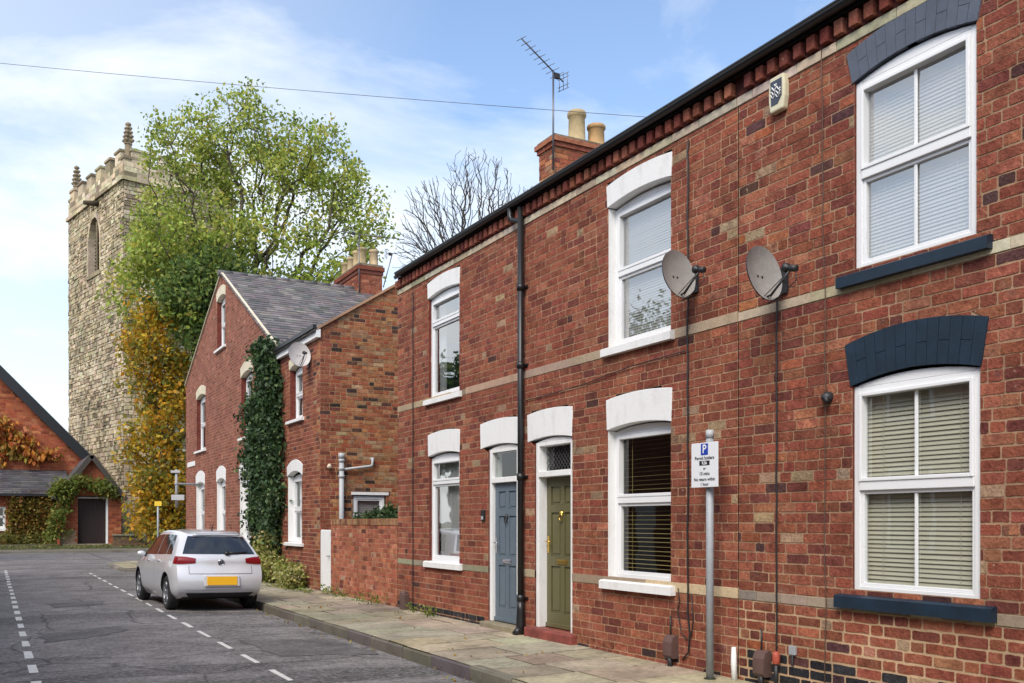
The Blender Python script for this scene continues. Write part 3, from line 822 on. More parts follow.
def side_shell(root, y0, y1, roofmat=True, pitch=30, ends=(True, True)):
    """back and end walls, roof, eaves: everything of a terrace house but its street front"""
    X1 = 12.9; xr = (X0 + X1) / 2; zr = 5.74 + (xr - X0 + .1) * math.tan(math.radians(pitch))
    b = MB(); c = (.25, .07, .05)
    b.face([Vector((X1, y0, -.2)), Vector((X1, y1, -.2)), Vector((X1, y1, 5.6)), Vector((X1, y0, 5.6))], brick_m, c)
    for y, e in ((y0 + .004, ends[0]), (y1 - .004, ends[1])):
        if e:
            b.face([Vector((X0 + .008, y, -.2)), Vector((X1, y, -.2)), Vector((X1, y, 5.6)), Vector((xr, y, zr - .1)), Vector((X0 + .008, y, 5.6))], brick_m, c)
    b.build('back_wall', root)
    R = MB(); U = Fr((X0 - .09, 0, 5.82), (0, 1, 0), (math.cos(math.radians(pitch)), 0, math.sin(math.radians(pitch))), (-math.sin(math.radians(pitch)), 0, math.cos(math.radians(pitch))))
    run = (xr - X0 + .12) / math.cos(math.radians(pitch))
    R.box(U, y0 + .003, y1 - .003, 0, run, -.06, .0, slate_m, (.07, .075, .085))
    V2 = Fr((X1 + .12, 0, 5.80), (0, 1, 0), (-math.cos(math.radians(pitch)), 0, math.sin(math.radians(pitch))), (math.sin(math.radians(pitch)), 0, math.cos(math.radians(pitch))))
    R.box(V2, y0 + .003, y1 - .003, 0, run, -.06, .0, slate_m, (.07, .075, .085))
    ro = R.build('roof', root)
    # eaves: stone course, header corbels, soffit board and gutter
    s = MB(); y = y0 + .004
    while y < y1 - .02:
        l = min(random.uniform(.42, .62), y1 - y)
        s.box(TF, y + .003, y + l - .003, TOP + .003, 5.575, -.10, .016 + random.uniform(-.002, .003), stone_m, pick([(3, (.55, .46, .32)), (2, (.60, .51, .37)), (1, (.44, .36, .25))])); y += l
    s.build('stone_course', root, bevel=.004)
    d = MB(); y = y0 + .03
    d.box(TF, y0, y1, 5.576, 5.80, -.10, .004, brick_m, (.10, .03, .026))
    while y < y1 - .1:
        c_ = pick([(3, (.30, .085, .055)), (2, (.22, .055, .042)), (2, (.36, .12, .07))])
        j = random.uniform(-.004, .004)
        d.box(TF, y + j, y + .092 + j, 5.60 + random.uniform(-.003, .004), 5.725, -.05, .062 + random.uniform(-.006, .006), brick_m, c_); y += .157
    d.build('eaves_corbels', root, bevel=.004)
    gm = MB(); K = 8; y1g = y1; y1 = y1 - .26 if y1 > 15 else y1; gx, gz, gr = .122, 5.802, .048
    prof = [(gx + gr * math.cos(t), gz + gr * math.sin(t)) for t in [math.pi + math.pi * i / K for i in range(K + 1)]]
    prof = prof + [(gx + gr + .008, gz + .004), (gx + gr + .008, gz + .018), (gx + gr - .012, gz + .018)]
    for (n0, z0), (n1, z1) in zip(prof, prof[1:]):
        gm.face([TF.P(y0, z0, n0), TF.P(y1, z0, n0), TF.P(y1, z1, n1), TF.P(y0, z1, n1)], black_iron, smooth=True)
    gm.box(TF, y0 + .001, y1 - .001, 5.745, 5.83, .052, .074, black_iron)
    gm.build('gutter', root); y1 = y1g
    return ro, zr, xr

BL = ('slats', blind_w, .035, .62, .034)
# right-hand house: navy arches and sills
h1 = thing('terrace_house', 'brick terraced house with dark navy window arches and sills, nearest in the row', 'house', (X0, 4.5, 0), 'brick terraced houses')
JY = 6.99
C2 = Opening(2.45, 3.35, .10, 2.53, .05, D_LINT, (2.3, 3.5))
front_wall(h1, TF, .6, JY - .012, [G, H, C2], REDR, mortar_old, bands(lambda u: GREYB if u > 5 else [(1, (.36, .30, .2)), (1, (.24, .2, .16))], lambda u: [(3, (.50, .42, .29)), (1, (.36, .3, .22))], ex_right), pb=.27, jit=.004, joint=lambda r_: .018 if r_ < 9 else .0128, mcol=lambda r_: (.50, .34, .21) if r_ < 9 else (.37, .23, .145), strips=lambda n, u: ((GREYB, .25) if n == 9 else ([(3, (.55, .46, .33)), (1, (.47, .38, .26))], .9)))
side_shell(h1, .6, JY)
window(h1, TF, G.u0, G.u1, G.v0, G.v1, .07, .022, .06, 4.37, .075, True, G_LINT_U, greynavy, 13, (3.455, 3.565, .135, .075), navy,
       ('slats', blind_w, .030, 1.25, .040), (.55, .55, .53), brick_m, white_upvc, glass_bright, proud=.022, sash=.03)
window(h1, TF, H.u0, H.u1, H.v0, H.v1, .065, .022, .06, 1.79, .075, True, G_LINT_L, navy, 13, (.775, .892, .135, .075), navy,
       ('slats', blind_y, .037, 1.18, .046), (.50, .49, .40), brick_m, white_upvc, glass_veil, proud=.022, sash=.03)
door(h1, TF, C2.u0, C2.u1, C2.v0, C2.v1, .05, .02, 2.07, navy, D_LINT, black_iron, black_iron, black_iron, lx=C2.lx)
# middle house: olive door
brass = mat('brass', (.75, .50, .12), .28, metal=1.0)
chrome = mat('satin_chrome', (.55, .56, .58), .25, metal=1.0)
olive = mat('olive_door_paint', (.115, .105, .045), .4, var=.1, vscale=3)
slateblue = mat('slate_blue_door_paint', (.115, .15, .185), .45, var=.1, vscale=3)
redstep = mat('red_step_paint', (.24, .055, .042), .65, var=.5, vscale=5, bump=.2)
greystep = mat('worn_stone_step', (.25, .21, .14), .85, var=.4, vscale=3, bump=.4)
PY = 11.21
h2_ = thing('terrace_house', 'brick terraced house with olive green front door, middle of the row', 'house', (X0, 9.1, 0), 'brick terraced houses')
BAND = [(3, (.45, .335, .22)), (2, (.42, .31, .2)), (1, (.40, .29, .19))]
front_wall(h2_, TF, JY, PY, [D, E_, F], RED, mortar_m, bands(lambda u: BAND, lambda u: BAND, ex_mid), pb=.3, strips=lambda n, u: (BAND, 1.6))
side_shell(h2_, JY, PY, ends=(False, False))
window(h2_, TF, E_.u0, E_.u1, E_.v0, E_.v1, .05, .10, .06, 4.37, .06, False, W_LINT_U, None, 0, (3.415, 3.52, .075, .07), None,
       ('slats', blind_w, .030, 1.15, .037), (.45, .46, .48), white_paint, gl=glass_bright)
window(h2_, TF, F.u0, F.u1, F.v0, F.v1, .05, .10, .06, 1.74, .07, False, W_LINT_L, None, 0, (.715, .825, .085, .075), None,
       ('slats', blind_d, .050, .12, .046), (.06, .055, .035), white_paint, gl=glass_m)
door(h2_, TF, D.u0, D.u1, D.v0, D.v1, .05, .02, 2.075, olive, D_LINT, brass, brass, brass, lattice=True, jw=.075, inset=.12, lx=D.lx)
s = MB(); s.box(TF, D.u0 - .11, D.u1 + .13, -.2, .098, -.2, .10, redstep); s.build('doorstep', h2_, bevel=.022)
# far house of the row: slate blue door
EY = 15.74
h3 = thing('terrace_house', 'brick terraced house with slate blue front door, at the far end of the row', 'house', (X0, 13.5, 0), 'brick terraced houses')
front_wall(h3, TF, PY + .0, EY, [A, B, C], RED, mortar_m, bands(lambda u: GREYB if u > 12.2 else BAND, lambda u: GREYB if u > 12.1 and random.random() < .8 else BAND, ex_left), pb=.34, strips=lambda n, u: (([(3, (.30, .25, .17)), (1, (.24, .2, .14))], .5) if (n == 9 and u > 12.2) or (n == 38 and 12.1 < u < 13.3) else (BAND, 1.4)))
ro3, zr3, xr3 = side_shell(h3, PY, EY, ends=(False, True))
window(h3, TF, A.u0, A.u1, A.v0, A.v1, .05, .05, .06, 4.71, .055, False, W_LINT_U, None, 0, (3.405, 3.50, .10, .06), None,
       ('pair', fabric_w, .16, .20), (.16, .17, .17), brick_m, gl=glass_sky)
window(h3, TF, B.u0, B.u1, B.v0, B.v1, .05, .05, .06, 2.12, .055, False, W_LINT_L, None, 0, (.745, .85, .12, .06), None,
       ('net', fabric_w), (.2, .2, .2), brick_m, gl=glass_bright)
door(h3, TF, C.u0, C.u1, C.v0, C.v1, .05, .02, 2.045, slateblue, D_LINT, chrome, black_iron, chrome, jw=.075, inset=.05, lx=C.lx)
s = MB(); s.box(TF, C.u0 - .12, C.u1 + .06, -.2, .056, -.2, .12, greystep); s.build('doorstep', h3, bevel=.02)
m = MB(); m.box(TF, 12.33, 12.43, 1.50, 1.66, 0.0, .03, black_plastic); m.box(TF, 12.35, 12.41, 1.52, 1.57, .03, .036, grey_plastic)
m.build('doorbell', h3, bevel=.004)
# chimney of the far house
def chimney(root, roof, x0, x1, y0, y1, zb, zt, pots, cap=.16, pal=RED, mm=mortar_m):
    c = MB()
    sides = [Fr((x0, 0, 0), (0, 1, 0), (0, 0, 1), (-1, 0, 0)), Fr((0, y0, 0), (1, 0, 0), (0, 0, 1), (0, -1, 0)), Fr((x1, 0, 0), (0, 1, 0), (0, 0, 1), (1, 0, 0)), Fr((0, y1, 0), (1, 0, 0), (0, 0, 1), (0, 1, 0))]
    for i, f in enumerate(sides):
        iv = [(y0, y1)] if i % 2 == 0 else [(x0, x1)]
        courses(c, f, zb, zt - cap, .088, lambda v: iv, bond(.25, .45), .012, .008, .003, lambda a, b, e: pick(pal), brick_m, mm)
    for k, (e, za, zb_) in enumerate(((.035, zt - cap, zt - cap * .62), (.07, zt - cap * .62, zt - cap * .22), (.03, zt - cap * .22, zt))):
        c.box(XYZ, x0 - e, x1 + e, y0 - e, y1 + e, za + .001, zb_, brick_m if k < 2 else stone_m, pick(pal) if k < 2 else (.22, .19, .13))
    ch = c.build('chimney', root, roof)
    for (px, py, r_, h_, col) in pots:
        p = MB(); pm = mat('chimney_pot_clay', attr=True, rough=.8, var=.3, vscale=5, bump=.2)
        p.lathe((px, py, zt - .01), (0, 0, 1), [(r_ * 1.12, 0), (r_ * 1.12, .05), (r_, .07), (r_ * .93, h_ * .8), (r_ * 1.0, h_ * .82), (r_ * 1.1, h_ * .86), (r_ * 1.1, h_ * .95), (r_ * 1.0, h_), (r_ * .75, h_), (r_ * .72, h_ * .6), (0, h_ * .6)], pm, 20, col)
        p.build('chimney_pot', root, ch)
    return ch
chimney(h3, ro3, 9.05, 10.40, 14.90, 15.46, 7.2, 8.60, [(9.70, 15.17, .165, .64, (.48, .36, .19)), (10.14, 15.17, .165, .47, (.46, .28, .12))], cap=.22, pal=REDR + ORANGE[:4])
# rainwater pipe
m = MB(); pu, pn, pr_ = 11.15, .075, .042
m.tube([TF.P(pu + .22, 5.76, .12), TF.P(pu + .22, 5.64, .12), TF.P(pu + .18, 5.59, .11), TF.P(pu + .05, 5.55, .08), TF.P(pu, 5.50, pn)], .036, black_iron)
m.tube([TF.P(pu, 5.72, pn), TF.P(pu, -.0, pn)], pr_, black_iron, k=14)
for z in (4.6, 3.55, 2.05, .42):
    m.tube([TF.P(pu, z, pn), TF.P(pu, z + .09, pn)], pr_ * 1.28, black_iron, k=14); m.box(TF, pu - .09, pu + .09, z + .03, z + .06, .004, .03, black_iron)
m.tube([TF.P(pu, .0, pn), TF.P(pu, .10, pn), TF.P(pu, .30, pn), TF.P(pu, .42, pn)], [pr_ * 1.5, pr_ * 1.5, pr_ * 1.25, pr_ * 1.25], black_iron, k=14)
m.tube([TF.P(pu, .07, pn), TF.P(pu, -.03, pn + .09)], pr_ * 1.2, black_iron, k=12)
m.build('downpipe', h3)
# ---------------------------------------------------------------- the corner house with its street gable
HY0, HY1 = 20.30, 36.70
AP = (30.42, 9.22); ER = (23.86, 5.86); EL = (36.70, 6.52); EV = 5.72
corner = thing('corner_house', 'gabled red brick corner house with slate roof and ivy up its front', 'house', (X0, 28, 0))
SL = .647
def rg_front(v):
    if v < EV: return [(HY0, HY1)]
    a = AP[0] - (AP[0] - ER[0]) * (AP[1] - v) / (AP[1] - ER[1]) if v >= ER[1] else ER[0]
    b = AP[0] + (EL[0] - AP[0]) * (AP[1] - v) / (AP[1] - EL[1]) if v >= EL[1] else HY1
    return [(a, b)] if b > a else [(AP[0], AP[0])]
LH = (0, .25, .10, .14, .06, .10)
def lt(z, rise=.12, h=.27): return (z, z + h, rise, rise + .03, .05, .08)
ops2 = {'top': Opening(29.95, 31.15, 6.95, 8.45, .12, lt(8.47)), 'ml': Opening(33.05, 34.6, 3.95, 5.72, .10, lt(5.74)), 'md': Opening(26.45, 27.8, 3.9, 5.60, .10, lt(5.62)),
        'b1': Opening(33.19, 34.66, .85, 2.70, .16, lt(2.72, .13, .36)), 'b2': Opening(29.91, 31.17, .85, 2.70, .16, lt(2.72, .13, .36)), 'b3': Opening(26.63, 27.96, .85, 2.70, .16, lt(2.72, .13, .36)),
        'ru': Opening(21.62, 22.68, 3.92, 5.10, .08, lt(5.12, .10, .22)), 'rl': Opening(21.68, 22.85, 1.0, 2.55, .08, lt(2.57, .12, .24))}
front_wall(corner, TF, HY0, HY1, list(ops2.values()), PINK, mortar_m, lambda r_, u, v: (ORANGE if u < 20.75 and random.random() < .5 else (REDR if u < 24 else None)), base=-.05, top=9.2, pb=.4, region0=rg_front, jit=.0015, relief=.004, joint=.017)
cream_u = cream_paint
wk = dict(fw=.07, rec=.14, mw=.07)
def hw(k, lm, reveal, sm=white_paint, blind=None, inner=(.14, .15, .15), sz=.09):
    o_ = ops2[k]
    return window(corner, TF, o_.u0, o_.u1, o_.v0, o_.v1, o_.rise * .9, .14, .07, (o_.v0 + o_.v1) / 2, .07, False, o_.lint, lm, 0, (o_.v0 - sz, o_.v0 - .005, .14, .08), sm, blind, inner, reveal, white_upvc, glass_m)
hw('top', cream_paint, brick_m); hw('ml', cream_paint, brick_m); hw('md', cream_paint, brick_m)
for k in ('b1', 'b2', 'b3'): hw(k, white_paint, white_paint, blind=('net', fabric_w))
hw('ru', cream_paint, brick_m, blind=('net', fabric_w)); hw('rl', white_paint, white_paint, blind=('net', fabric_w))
EF = Fr((0, HY0, 0), (1, 0, 0), (0, 0, 1), (0, -1, 0))
XR, XB = 11.42, 16.5
def rg_end(v):
    a = X0 if v < EV + .02 else X0 + (v - EV - .02) / SL
    b = XB if v < EV + .02 else XB - (v - EV - .02) / SL
    iv = [(a, b)] if b > a else [(XR, XR)]
    if 1.40 < v < 2.12: iv = subtract(iv, (7.06, 7.84))
    return iv
me_ = MB()
courses(me_, EF, -.05, EV + .02 + (XR - X0) * SL, .088, rg_end, bond(.25, .45), .018, .006, .004,
        lambda r_, u, v: pick(REDR if (u < X0 + .30 + .12 * (r_ % 2)) else ORANGE), brick_m, mortar_old, hvar=.05, mortar_col=(.40, .25, .14))
me_.build('end_wall', corner)
wf = MB()
W = window(corner, EF, 7.08, 7.82, 1.42, 2.06, 0.0, .03, .07, None, .06, False, None, None, 0, None, None, ('slats', blind_w, .04, 1.15, .05), (.5, .5, .5), None, white_upvc, glass_bright)
m = MB(); m.box(EF, 7.02, 7.90, 2.085, 2.15, -.02, .03, white_paint); m.build('lintel', corner, W)
m = MB()   # soil pipe with its branch
m.tube([EF.P(6.77, -.05, .09), EF.P(6.77, 2.96, .09)], .055, grey_plastic, k=14)
for z in (1.3, 2.45, 2.62, 2.80): m.tube([EF.P(6.77, z, .09), EF.P(6.77, z + .07, .09)], .068, grey_plastic, k=14)
m.tube([EF.P(6.77, 2.88, .09), EF.P(6.77, 3.0, .09)], .072, grey_plastic, k=14)
m.tube([EF.P(6.8, 2.64, .09), EF.P(7.44, 2.73, .07), EF.P(7.49, 2.75, .07), EF.P(7.50, 2.80, .07), EF.P(7.50, 2.92, .07)], .028, grey_plastic, k=10)
m.tube([EF.P(7.50, 2.90, .07), EF.P(7.50, 2.90, -.02)], .034, grey_plastic, k=10)
m.build('waste_pipe', corner)
m = MB(); m.lathe(EF.P(6.52, 2.74, .0), (-.3, -1, -.5), [(.025, 0), (.025, .05), (.045, .07), (.05, .12), (.04, .14), (0, .14)], cream_paint, 14); m.build('security_lamp', corner)
# roofs laid in slate
rf = MB()
SLATES = [(4, (.155, .132, .125)), (3, (.185, .16, .148)), (2, (.125, .11, .108)), (1.2, (.22, .19, .17)), (.5, (.10, .10, .085))]
run = math.hypot(AP[0] - ER[0], AP[1] - ER[1]); sv = Vector((0, AP[0] - ER[0], AP[1] - ER[1])) / run
gr = Fr((0, ER[0] - .05, ER[1] + .03), (1, 0, 0), sv, (0, -sv.z, sv.y))
def rg_g(v):
    z = ER[1] + sv.z * v; return [(X0 - .10, max(X0 - .05, X0 + (z - EV - .06) / SL + .05))]
courses(rf, gr, 0, run + .02, .235, rg_g, lambda r_: .30, .007, .010, .004, lambda r_, u, v: pick(SLATES), slate_m, slate_m, tilt=.012, mortar_col=(.03, .03, .033))
cs = 1 / math.hypot(1, SL); mr_ = Fr((X0 - .16, 0, EV + .03 - .1), (0, 1, 0), (cs, 0, SL * cs), (-SL * cs, 0, cs))
mrun = (XR - X0 + .16) / cs
def rg_m(v):
    z = EV + SL * cs * v; yv = ER[0] + (z - ER[1]) / (AP[1] - ER[1]) * (AP[0] - ER[0])
    return [(HY0 - .07, max(yv, ER[0]) + .06)]
courses(rf, mr_, 0, mrun, .235, rg_m, lambda r_: .30, .007, .010, .004, lambda r_, u, v: pick(SLATES), slate_m, slate_m, tilt=.012, mortar_col=(.03, .03, .033))
dk = (.09, .09, .098)
rf.face([Vector((XR, HY0 - .05, 9.03)), Vector((XR, 36.9, 9.03)), Vector((XB + .1, 36.9, EV)), Vector((XB + .1, HY0 - .05, EV))], slate_m, dk)
rf.face([Vector((X0 + .005, AP[0], AP[1])), Vector((XR, AP[0], AP[1])), Vector((XR, EL[0] + .1, EL[1] - .05)), Vector((X0 + .005, EL[0] + .1, EL[1] - .05))], slate_m, dk)
rf.face([Vector((X0 + .3, 36.6, EL[1])), Vector((XR, 36.6, 9.0)), Vector((XR, 30.4, 9.0)), Vector((X0 + .3, 30.4, 9.0))], slate_m, dk)
roof2 = rf.build('roof', corner)
rt_ = MB(); x = X0 - .12
while x < XR - .3:
    rt_.tube([(x, AP[0], AP[1] + .03), (x + .44, AP[0], AP[1] + .03)], .10, slate_m, pick([(1, (.10, .095, .095)), (1, (.13, .12, .115))]), k=10); x += .45
rt_.build('ridge_tiles', corner, roof2); rt_ = MB(); y = HY0
while y < 29.6:
    rt_.tube([(XR, y, 9.05), (XR, y + .44, 9.05)], .10, slate_m, pick([(1, (.10, .095, .095)), (1, (.13, .12, .115))]), k=10); y += .45
rt_.build('ridge_tiles', corner, roof2)
vg = MB()
def slant(p, q, e, wd, m_, c=(.5, .5, .5)):
    p, q = Vector(p), Vector(q); d = (q - p); Ln = d.length; f_ = Fr(p, d, Vector((0, 0, 1)) - d.normalized() * d.normalized().z, e)
    vg.box(f_, 0, Ln, -wd / 2, wd / 2, -.02, .05, m_, c)
slant((X0, ER[0] - .2, ER[1] - .02), (X0, AP[0], AP[1] + .06), (-1, 0, 0), .035, cream_paint)
slant((X0, EL[0] + .05, EL[1]), (X0, AP[0], AP[1] + .06), (-1, 0, 0), .035, cream_paint)
slant((X0 - .1, HY0 - .02, EV - .02), (XR, HY0 - .02, 9.03), (0, -1, 0), .05, mortar_m, (.16, .14, .12))
vg.box(TF, HY0 - .06, ER[0] - .02, EV - .20, EV - .02, .004, .10, white_paint)
vg.build('verge_boards', corner)
gm = MB(); gm.box(TF, HY0 - .08, ER[0] - .02, EV - .02, EV + .07, .10, .18, black_iron)
gm.tube([TF.P(ER[0] - .08, EV, .13), TF.P(ER[0] - .08, EV - .3, .08), TF.P(ER[0] - .08, 0, .08)], .04, black_iron)
gm.build('gutter', corner)
b = MB()
b.face([Vector((XB, HY0, 0)), Vector((XB, 36.6, 0)), Vector((XB, 36.6, 5.7)), Vector((XB, HY0, 5.7))], brick_m, (.3, .1, .07))
b.face([Vector((X0 + .01, 36.69, 0)), Vector((XB, 36.69, 0)), Vector((XB, 36.69, 5.7)), Vector((XR, 36.69, 8.9)), Vector((X0 + .01, 36.69, 6.5))], brick_m, (.3, .1, .07))
b.build('back_wall', corner)
pots2 = [(10.80, 30.15, .15, .58, (.40, .30, .16)), (11.22, 30.15, .15, .56, (.46, .34, .2)), (10.85, 30.75, .14, .62, (.44, .33, .18)), (10.85, 31.35, .14, .55, (.40, .30, .17)), (10.85, 31.95, .14, .5, (.36, .26, .14))]
chimney(corner, roof2, 10.62, 11.42, 29.9, 32.3, 8.6, 10.02, pots2, cap=.34, pal=REDR)
m = MB(); m.box(TF, 34.85, 36.25, 3.46, 3.63, .004, .03, white_paint); m.build('name_plate', corner, bevel=.004)

# garden wall, gate
gw = thing('garden_wall', 'orange brick garden wall with upright brick coping beside white gate', 'wall', (X0, 17.7, 0))
m = MB()
courses(m, Fr((X0 - .004, 0, 0), (0, 1, 0), (0, 0, 1), (-1, 0, 0)), -.06, 1.42, .088, lambda v: [(EY + .012, 19.52)], bond(.24, .42), .014, .0045, .003, lambda r_, u, v: pick(GARDEN if v > .12 or random.random() < .7 else REDR), brick_m, mortar_m)
m.box(XYZ, X0 + .004, X0 + .22, EY + .012, 19.52, -.06, 1.42, brick_m, (.36, .11, .07)); m.build('wall', gw)
m = MB(); y = EY + .012
while y < 19.5:
    m.box(XYZ, X0 - .018 + random.uniform(-.004, .004), X0 + .24, y + .004, min(y + .070, 19.52), 1.423, 1.54 + random.uniform(-.006, .006), brick_m, pick([(3, (.40, .20, .10)), (2, (.45, .26, .13)), (1, (.3, .12, .07))])); y += .075
m.box(XYZ, X0 - .006, X0 + .22, EY + .012, 19.52, 1.42, 1.525, mortar_m); m.build('coping', gw, bevel=.004)
gt = thing('garden_gate', 'plain white boarded gate between garden wall and corner house', 'gate', (X0, 20, 0))
m = MB(); m.box(TF, 19.53, 20.285, -.05, 1.31, -.06, -.02, white_paint)
for k in range(5): m.box(TF, 19.55 + k * .146, 19.55 + k * .146 + .14, -.01, 1.29, -.02, -.006, white_paint)
m.build('gate_panel', gt, bevel=.004)
m = MB(); m.tube([TF.P(19.62, .75, -.01), TF.P(19.62, .75, .04), TF.P(19.70, .75, .04)], .009, black_iron); m.build('latch', gt)

# ---------------------------------------------------------------- foliage
def leafmat(name, tr=.45): return mat(name, attr=True, rough=.55, transl=tr, spec=.3)
leaf_m = leafmat('leaf'); bark_m = mat('bark', (.075, .06, .042), .9, var=.4, vscale=3, bump=.6, bscale=20)
bark_pale = mat('bark_pale', (.055, .044, .034), .9, var=.4, vscale=3, bump=.5, bscale=20)
ivy_leaf = leafmat('ivy_leaf', .12)
def leaves(name, root, pts, per, sigma, size, pal, m_=leaf_m, droop=.0, loc=None, kind=None, squash=(1, 1, 1)):
    pts = np.asarray(pts, dtype=float); n = len(pts) * per
    c = np.repeat(pts, per, axis=0) + np.clip(RNG.normal(0, 1, (n, 3)), -1.9, 1.9) * sigma * np.array(squash)
    a = RNG.normal(0, 1, (n, 3)); a[:, 2] -= droop; a /= np.linalg.norm(a, axis=1)[:, None]
    b = np.cross(a, RNG.normal(0, 1, (n, 3))); b /= np.linalg.norm(b, axis=1)[:, None]
    nn = np.cross(a, b)
    s = size * RNG.uniform(.55, 1.3, n)[:, None]
    v = np.stack([c, c + a * s * .5 + b * s * .30 + nn * s * .06, c + a * s, c + a * s * .5 - b * s * .30 + nn * s * .06], axis=1)
    o0 = np.array(root.location) if root is not None else np.array(loc)
    me = bpy.data.meshes.new(name); v = (v - o0).reshape(-1, 3)
    me.vertices.add(n * 4); me.vertices.foreach_set('co', v.ravel())
    me.loops.add(n * 4); me.loops.foreach_set('vertex_index', np.arange(n * 4, dtype=np.int32))
    me.polygons.add(n); me.polygons.foreach_set('loop_start', np.arange(n, dtype=np.int32) * 4)
    me.update(calc_edges=True)
    wts = np.array([p[0] for p in pal], float); cols = np.array([p[1] for p in pal])
    # neighbouring leaves share a tone, so that clumps read
    tone = np.repeat(RNG.choice(len(pal), len(pts), p=wts / wts.sum()), per)
    alt = RNG.choice(len(pal), n, p=wts / wts.sum()); idx = np.where(RNG.random(n) < .55, tone, alt)
    cc = np.ones((n, 4), np.float32); cc[:, :3] = cols[idx] * RNG.uniform(.7, 1.3, (n, 1)) * RNG.normal(1, .05, (n, 3))
    ca = me.color_attributes.new('Col', 'FLOAT_COLOR', 'CORNER'); ca.data.foreach_set('color', np.repeat(np.clip(cc, 0, 1), 4, axis=0).astype(np.float32).ravel())
    me.materials.append(m_)
    ob = bpy.data.objects.new(name, me); COL.objects.link(ob)
    if root is not None: ob.parent = root
    else: ob.location = loc
    return ob
def blob_points(blobs, n):
    """n points in a union of ellipsoids ((x, y, z), (rx, ry, rz))"""
    vol = np.array([b_[1][0] * b_[1][1] * b_[1][2] for b_ in blobs]); k = RNG.choice(len(blobs), n, p=vol / vol.sum())
    d = RNG.normal(0, 1, (n, 3)); d /= np.linalg.norm(d, axis=1)[:, None]; d *= (RNG.random(n) ** (1 / 2.4))[:, None]
    C_ = np.array([b_[0] for b_ in blobs]); R_ = np.array([b_[1] for b_ in blobs])
    return C_[k] + d * R_[k]
def grow(trunk, pts, bf=.35):
    """join scattered twig points to a trunk by short paths; returns nodes, parents"""
    nodes = [np.array(p, float) for p in trunk]; par = [-1] + list(range(len(trunk) - 1))
    pl = [0.0]
    for i in range(1, len(trunk)): pl.append(pl[-1] + np.linalg.norm(nodes[i] - nodes[i - 1]) * .6)
    pts = np.asarray(pts); n = len(pts); best = np.full(n, 1e9); bp = np.zeros(n, int); alive = np.ones(n, bool); dist = np.zeros(n)
    def relax(i):
        d = np.linalg.norm(pts - nodes[i], axis=1); c = d ** 1.35 + bf * pl[i]
        u = (c < best) & alive
        best[u] = c[u]; bp[u] = i; dist[u] = d[u]
    for i in range(len(nodes)): relax(i)
    for _ in range(n):
        j = int(np.argmin(np.where(alive, best, 1e9))); alive[j] = False
        nodes.append(pts[j]); par.append(int(bp[j])); pl.append(pl[bp[j]] + dist[j]); relax(len(nodes) - 1)
    return np.array(nodes), par
def wood(name, root, nodes, par, tip, top, m_, expn=2.3, wob=.06):
    n = len(nodes); acc = np.zeros(n); kids = [0] * n
    for i in range(n):
        if par[i] >= 0: kids[par[i]] += 1
    r_ = np.zeros(n)
    order = list(range(n))[::-1]
    for i in order:
        r_[i] = (acc[i] ** (1 / expn)) if acc[i] > 0 else tip
        if par[i] >= 0: acc[par[i]] += r_[i] ** expn
    sc_ = min(1.0, top / r_[0]); big = r_ > tip * 1.5
    rr = np.where(r_ > tip, tip + (r_ - tip) * (top - tip) / max(1e-6, r_[0] - tip), tip)
    mb = MB()
    for i in range(1, n):
        p = par[i]; a, b_ = nodes[p], nodes[i]; L_ = np.linalg.norm(b_ - a)
        mid = (a + b_) / 2 + RNG.normal(0, wob, 3) * L_; ra = min(rr[p], rr[i] * 1.35)
        mb.tube([a, mid, b_], [ra, (ra + rr[i]) / 2, rr[i]], m_, k=7 if rr[i] > tip * 4 else 4, cap=False)
    mb.build(name, root)
    return kids, rr
AX = (math.cos(YAW), -math.sin(YAW), 0.0)
def spot(c, lat, dep, z):
    """point lat metres right and dep metres beyond c as seen down the street's diagonal"""
    return (c[0] + AX[0] * lat + math.sin(YAW) * dep, c[1] + AX[1] * lat + math.cos(YAW) * dep, z)

GREEN = [(4, (.38, .44, .075)), (4, (.29, .37, .065)), (3, (.47, .50, .12)), (1.6, (.16, .22, .045)), (1, (.54, .47, .09))]
# the tall tree between the church and the corner house
bt = (12.1, 50.4)
tree = thing('broadleaf_tree', 'tall loose-crowned yellow-green tree rising behind the corner house', 'tree', (bt[0] - .6, bt[1] + .4, 0))
B_ = [((-3.2, 0, 20.2), (2.8, 2.8, 2.9)), ((-.3, .5, 21.4), (2.9, 2.8, 3.0)), ((3.0, 0, 19.6), (3.0, 2.8, 3.0)), ((5.2, -.5, 17.2), (2.2, 2.2, 2.3)), ((-4.5, 0, 16.8), (2.0, 2.4, 2.3)),
      ((-2.8, -1.5, 15.6), (3.4, 2.6, 2.8)), ((1.0, -1, 15.4), (3.2, 2.6, 2.8)), ((4.4, -.5, 14.4), (2.2, 2.2, 2.0)), ((-4.3, -1.5, 13.0), (2.6, 2.2, 2.4)), ((-1.5, -2, 12.6), (3.4, 2.4, 2.0)), ((2.5, -1.5, 12.6), (2.6, 2.2, 1.6))]
blobs = [(spot(bt, *b_[0]), b_[1]) for b_ in B_]
tips = blob_points(blobs, 1000)
trunk = [spot(bt, -.6, .4, z) for z in (0, 2, 4, 6)] + [spot(bt, -.8, .4, 8), spot(bt, -.9, .3, 9.5)]
nodes, par = grow(trunk, tips, .75)
kids, rr = wood('trunk', tree, nodes, par, .016, .34, bark_m, expn=2.5)
tipn = [nodes[i] for i in range(len(trunk), len(nodes)) if kids[i] == 0 or (rr[i] < .05 and RNG.random() < .75)]
hi_ = [p for p in tipn if p[2] > 16.2]; lo_ = [p for p in tipn if p[2] <= 16.2]
leaves('crown', tree, hi_, 42, .29, .225, GREEN)
leaves('lower_crown', tree, lo_, 50, .34, .26, GREEN)
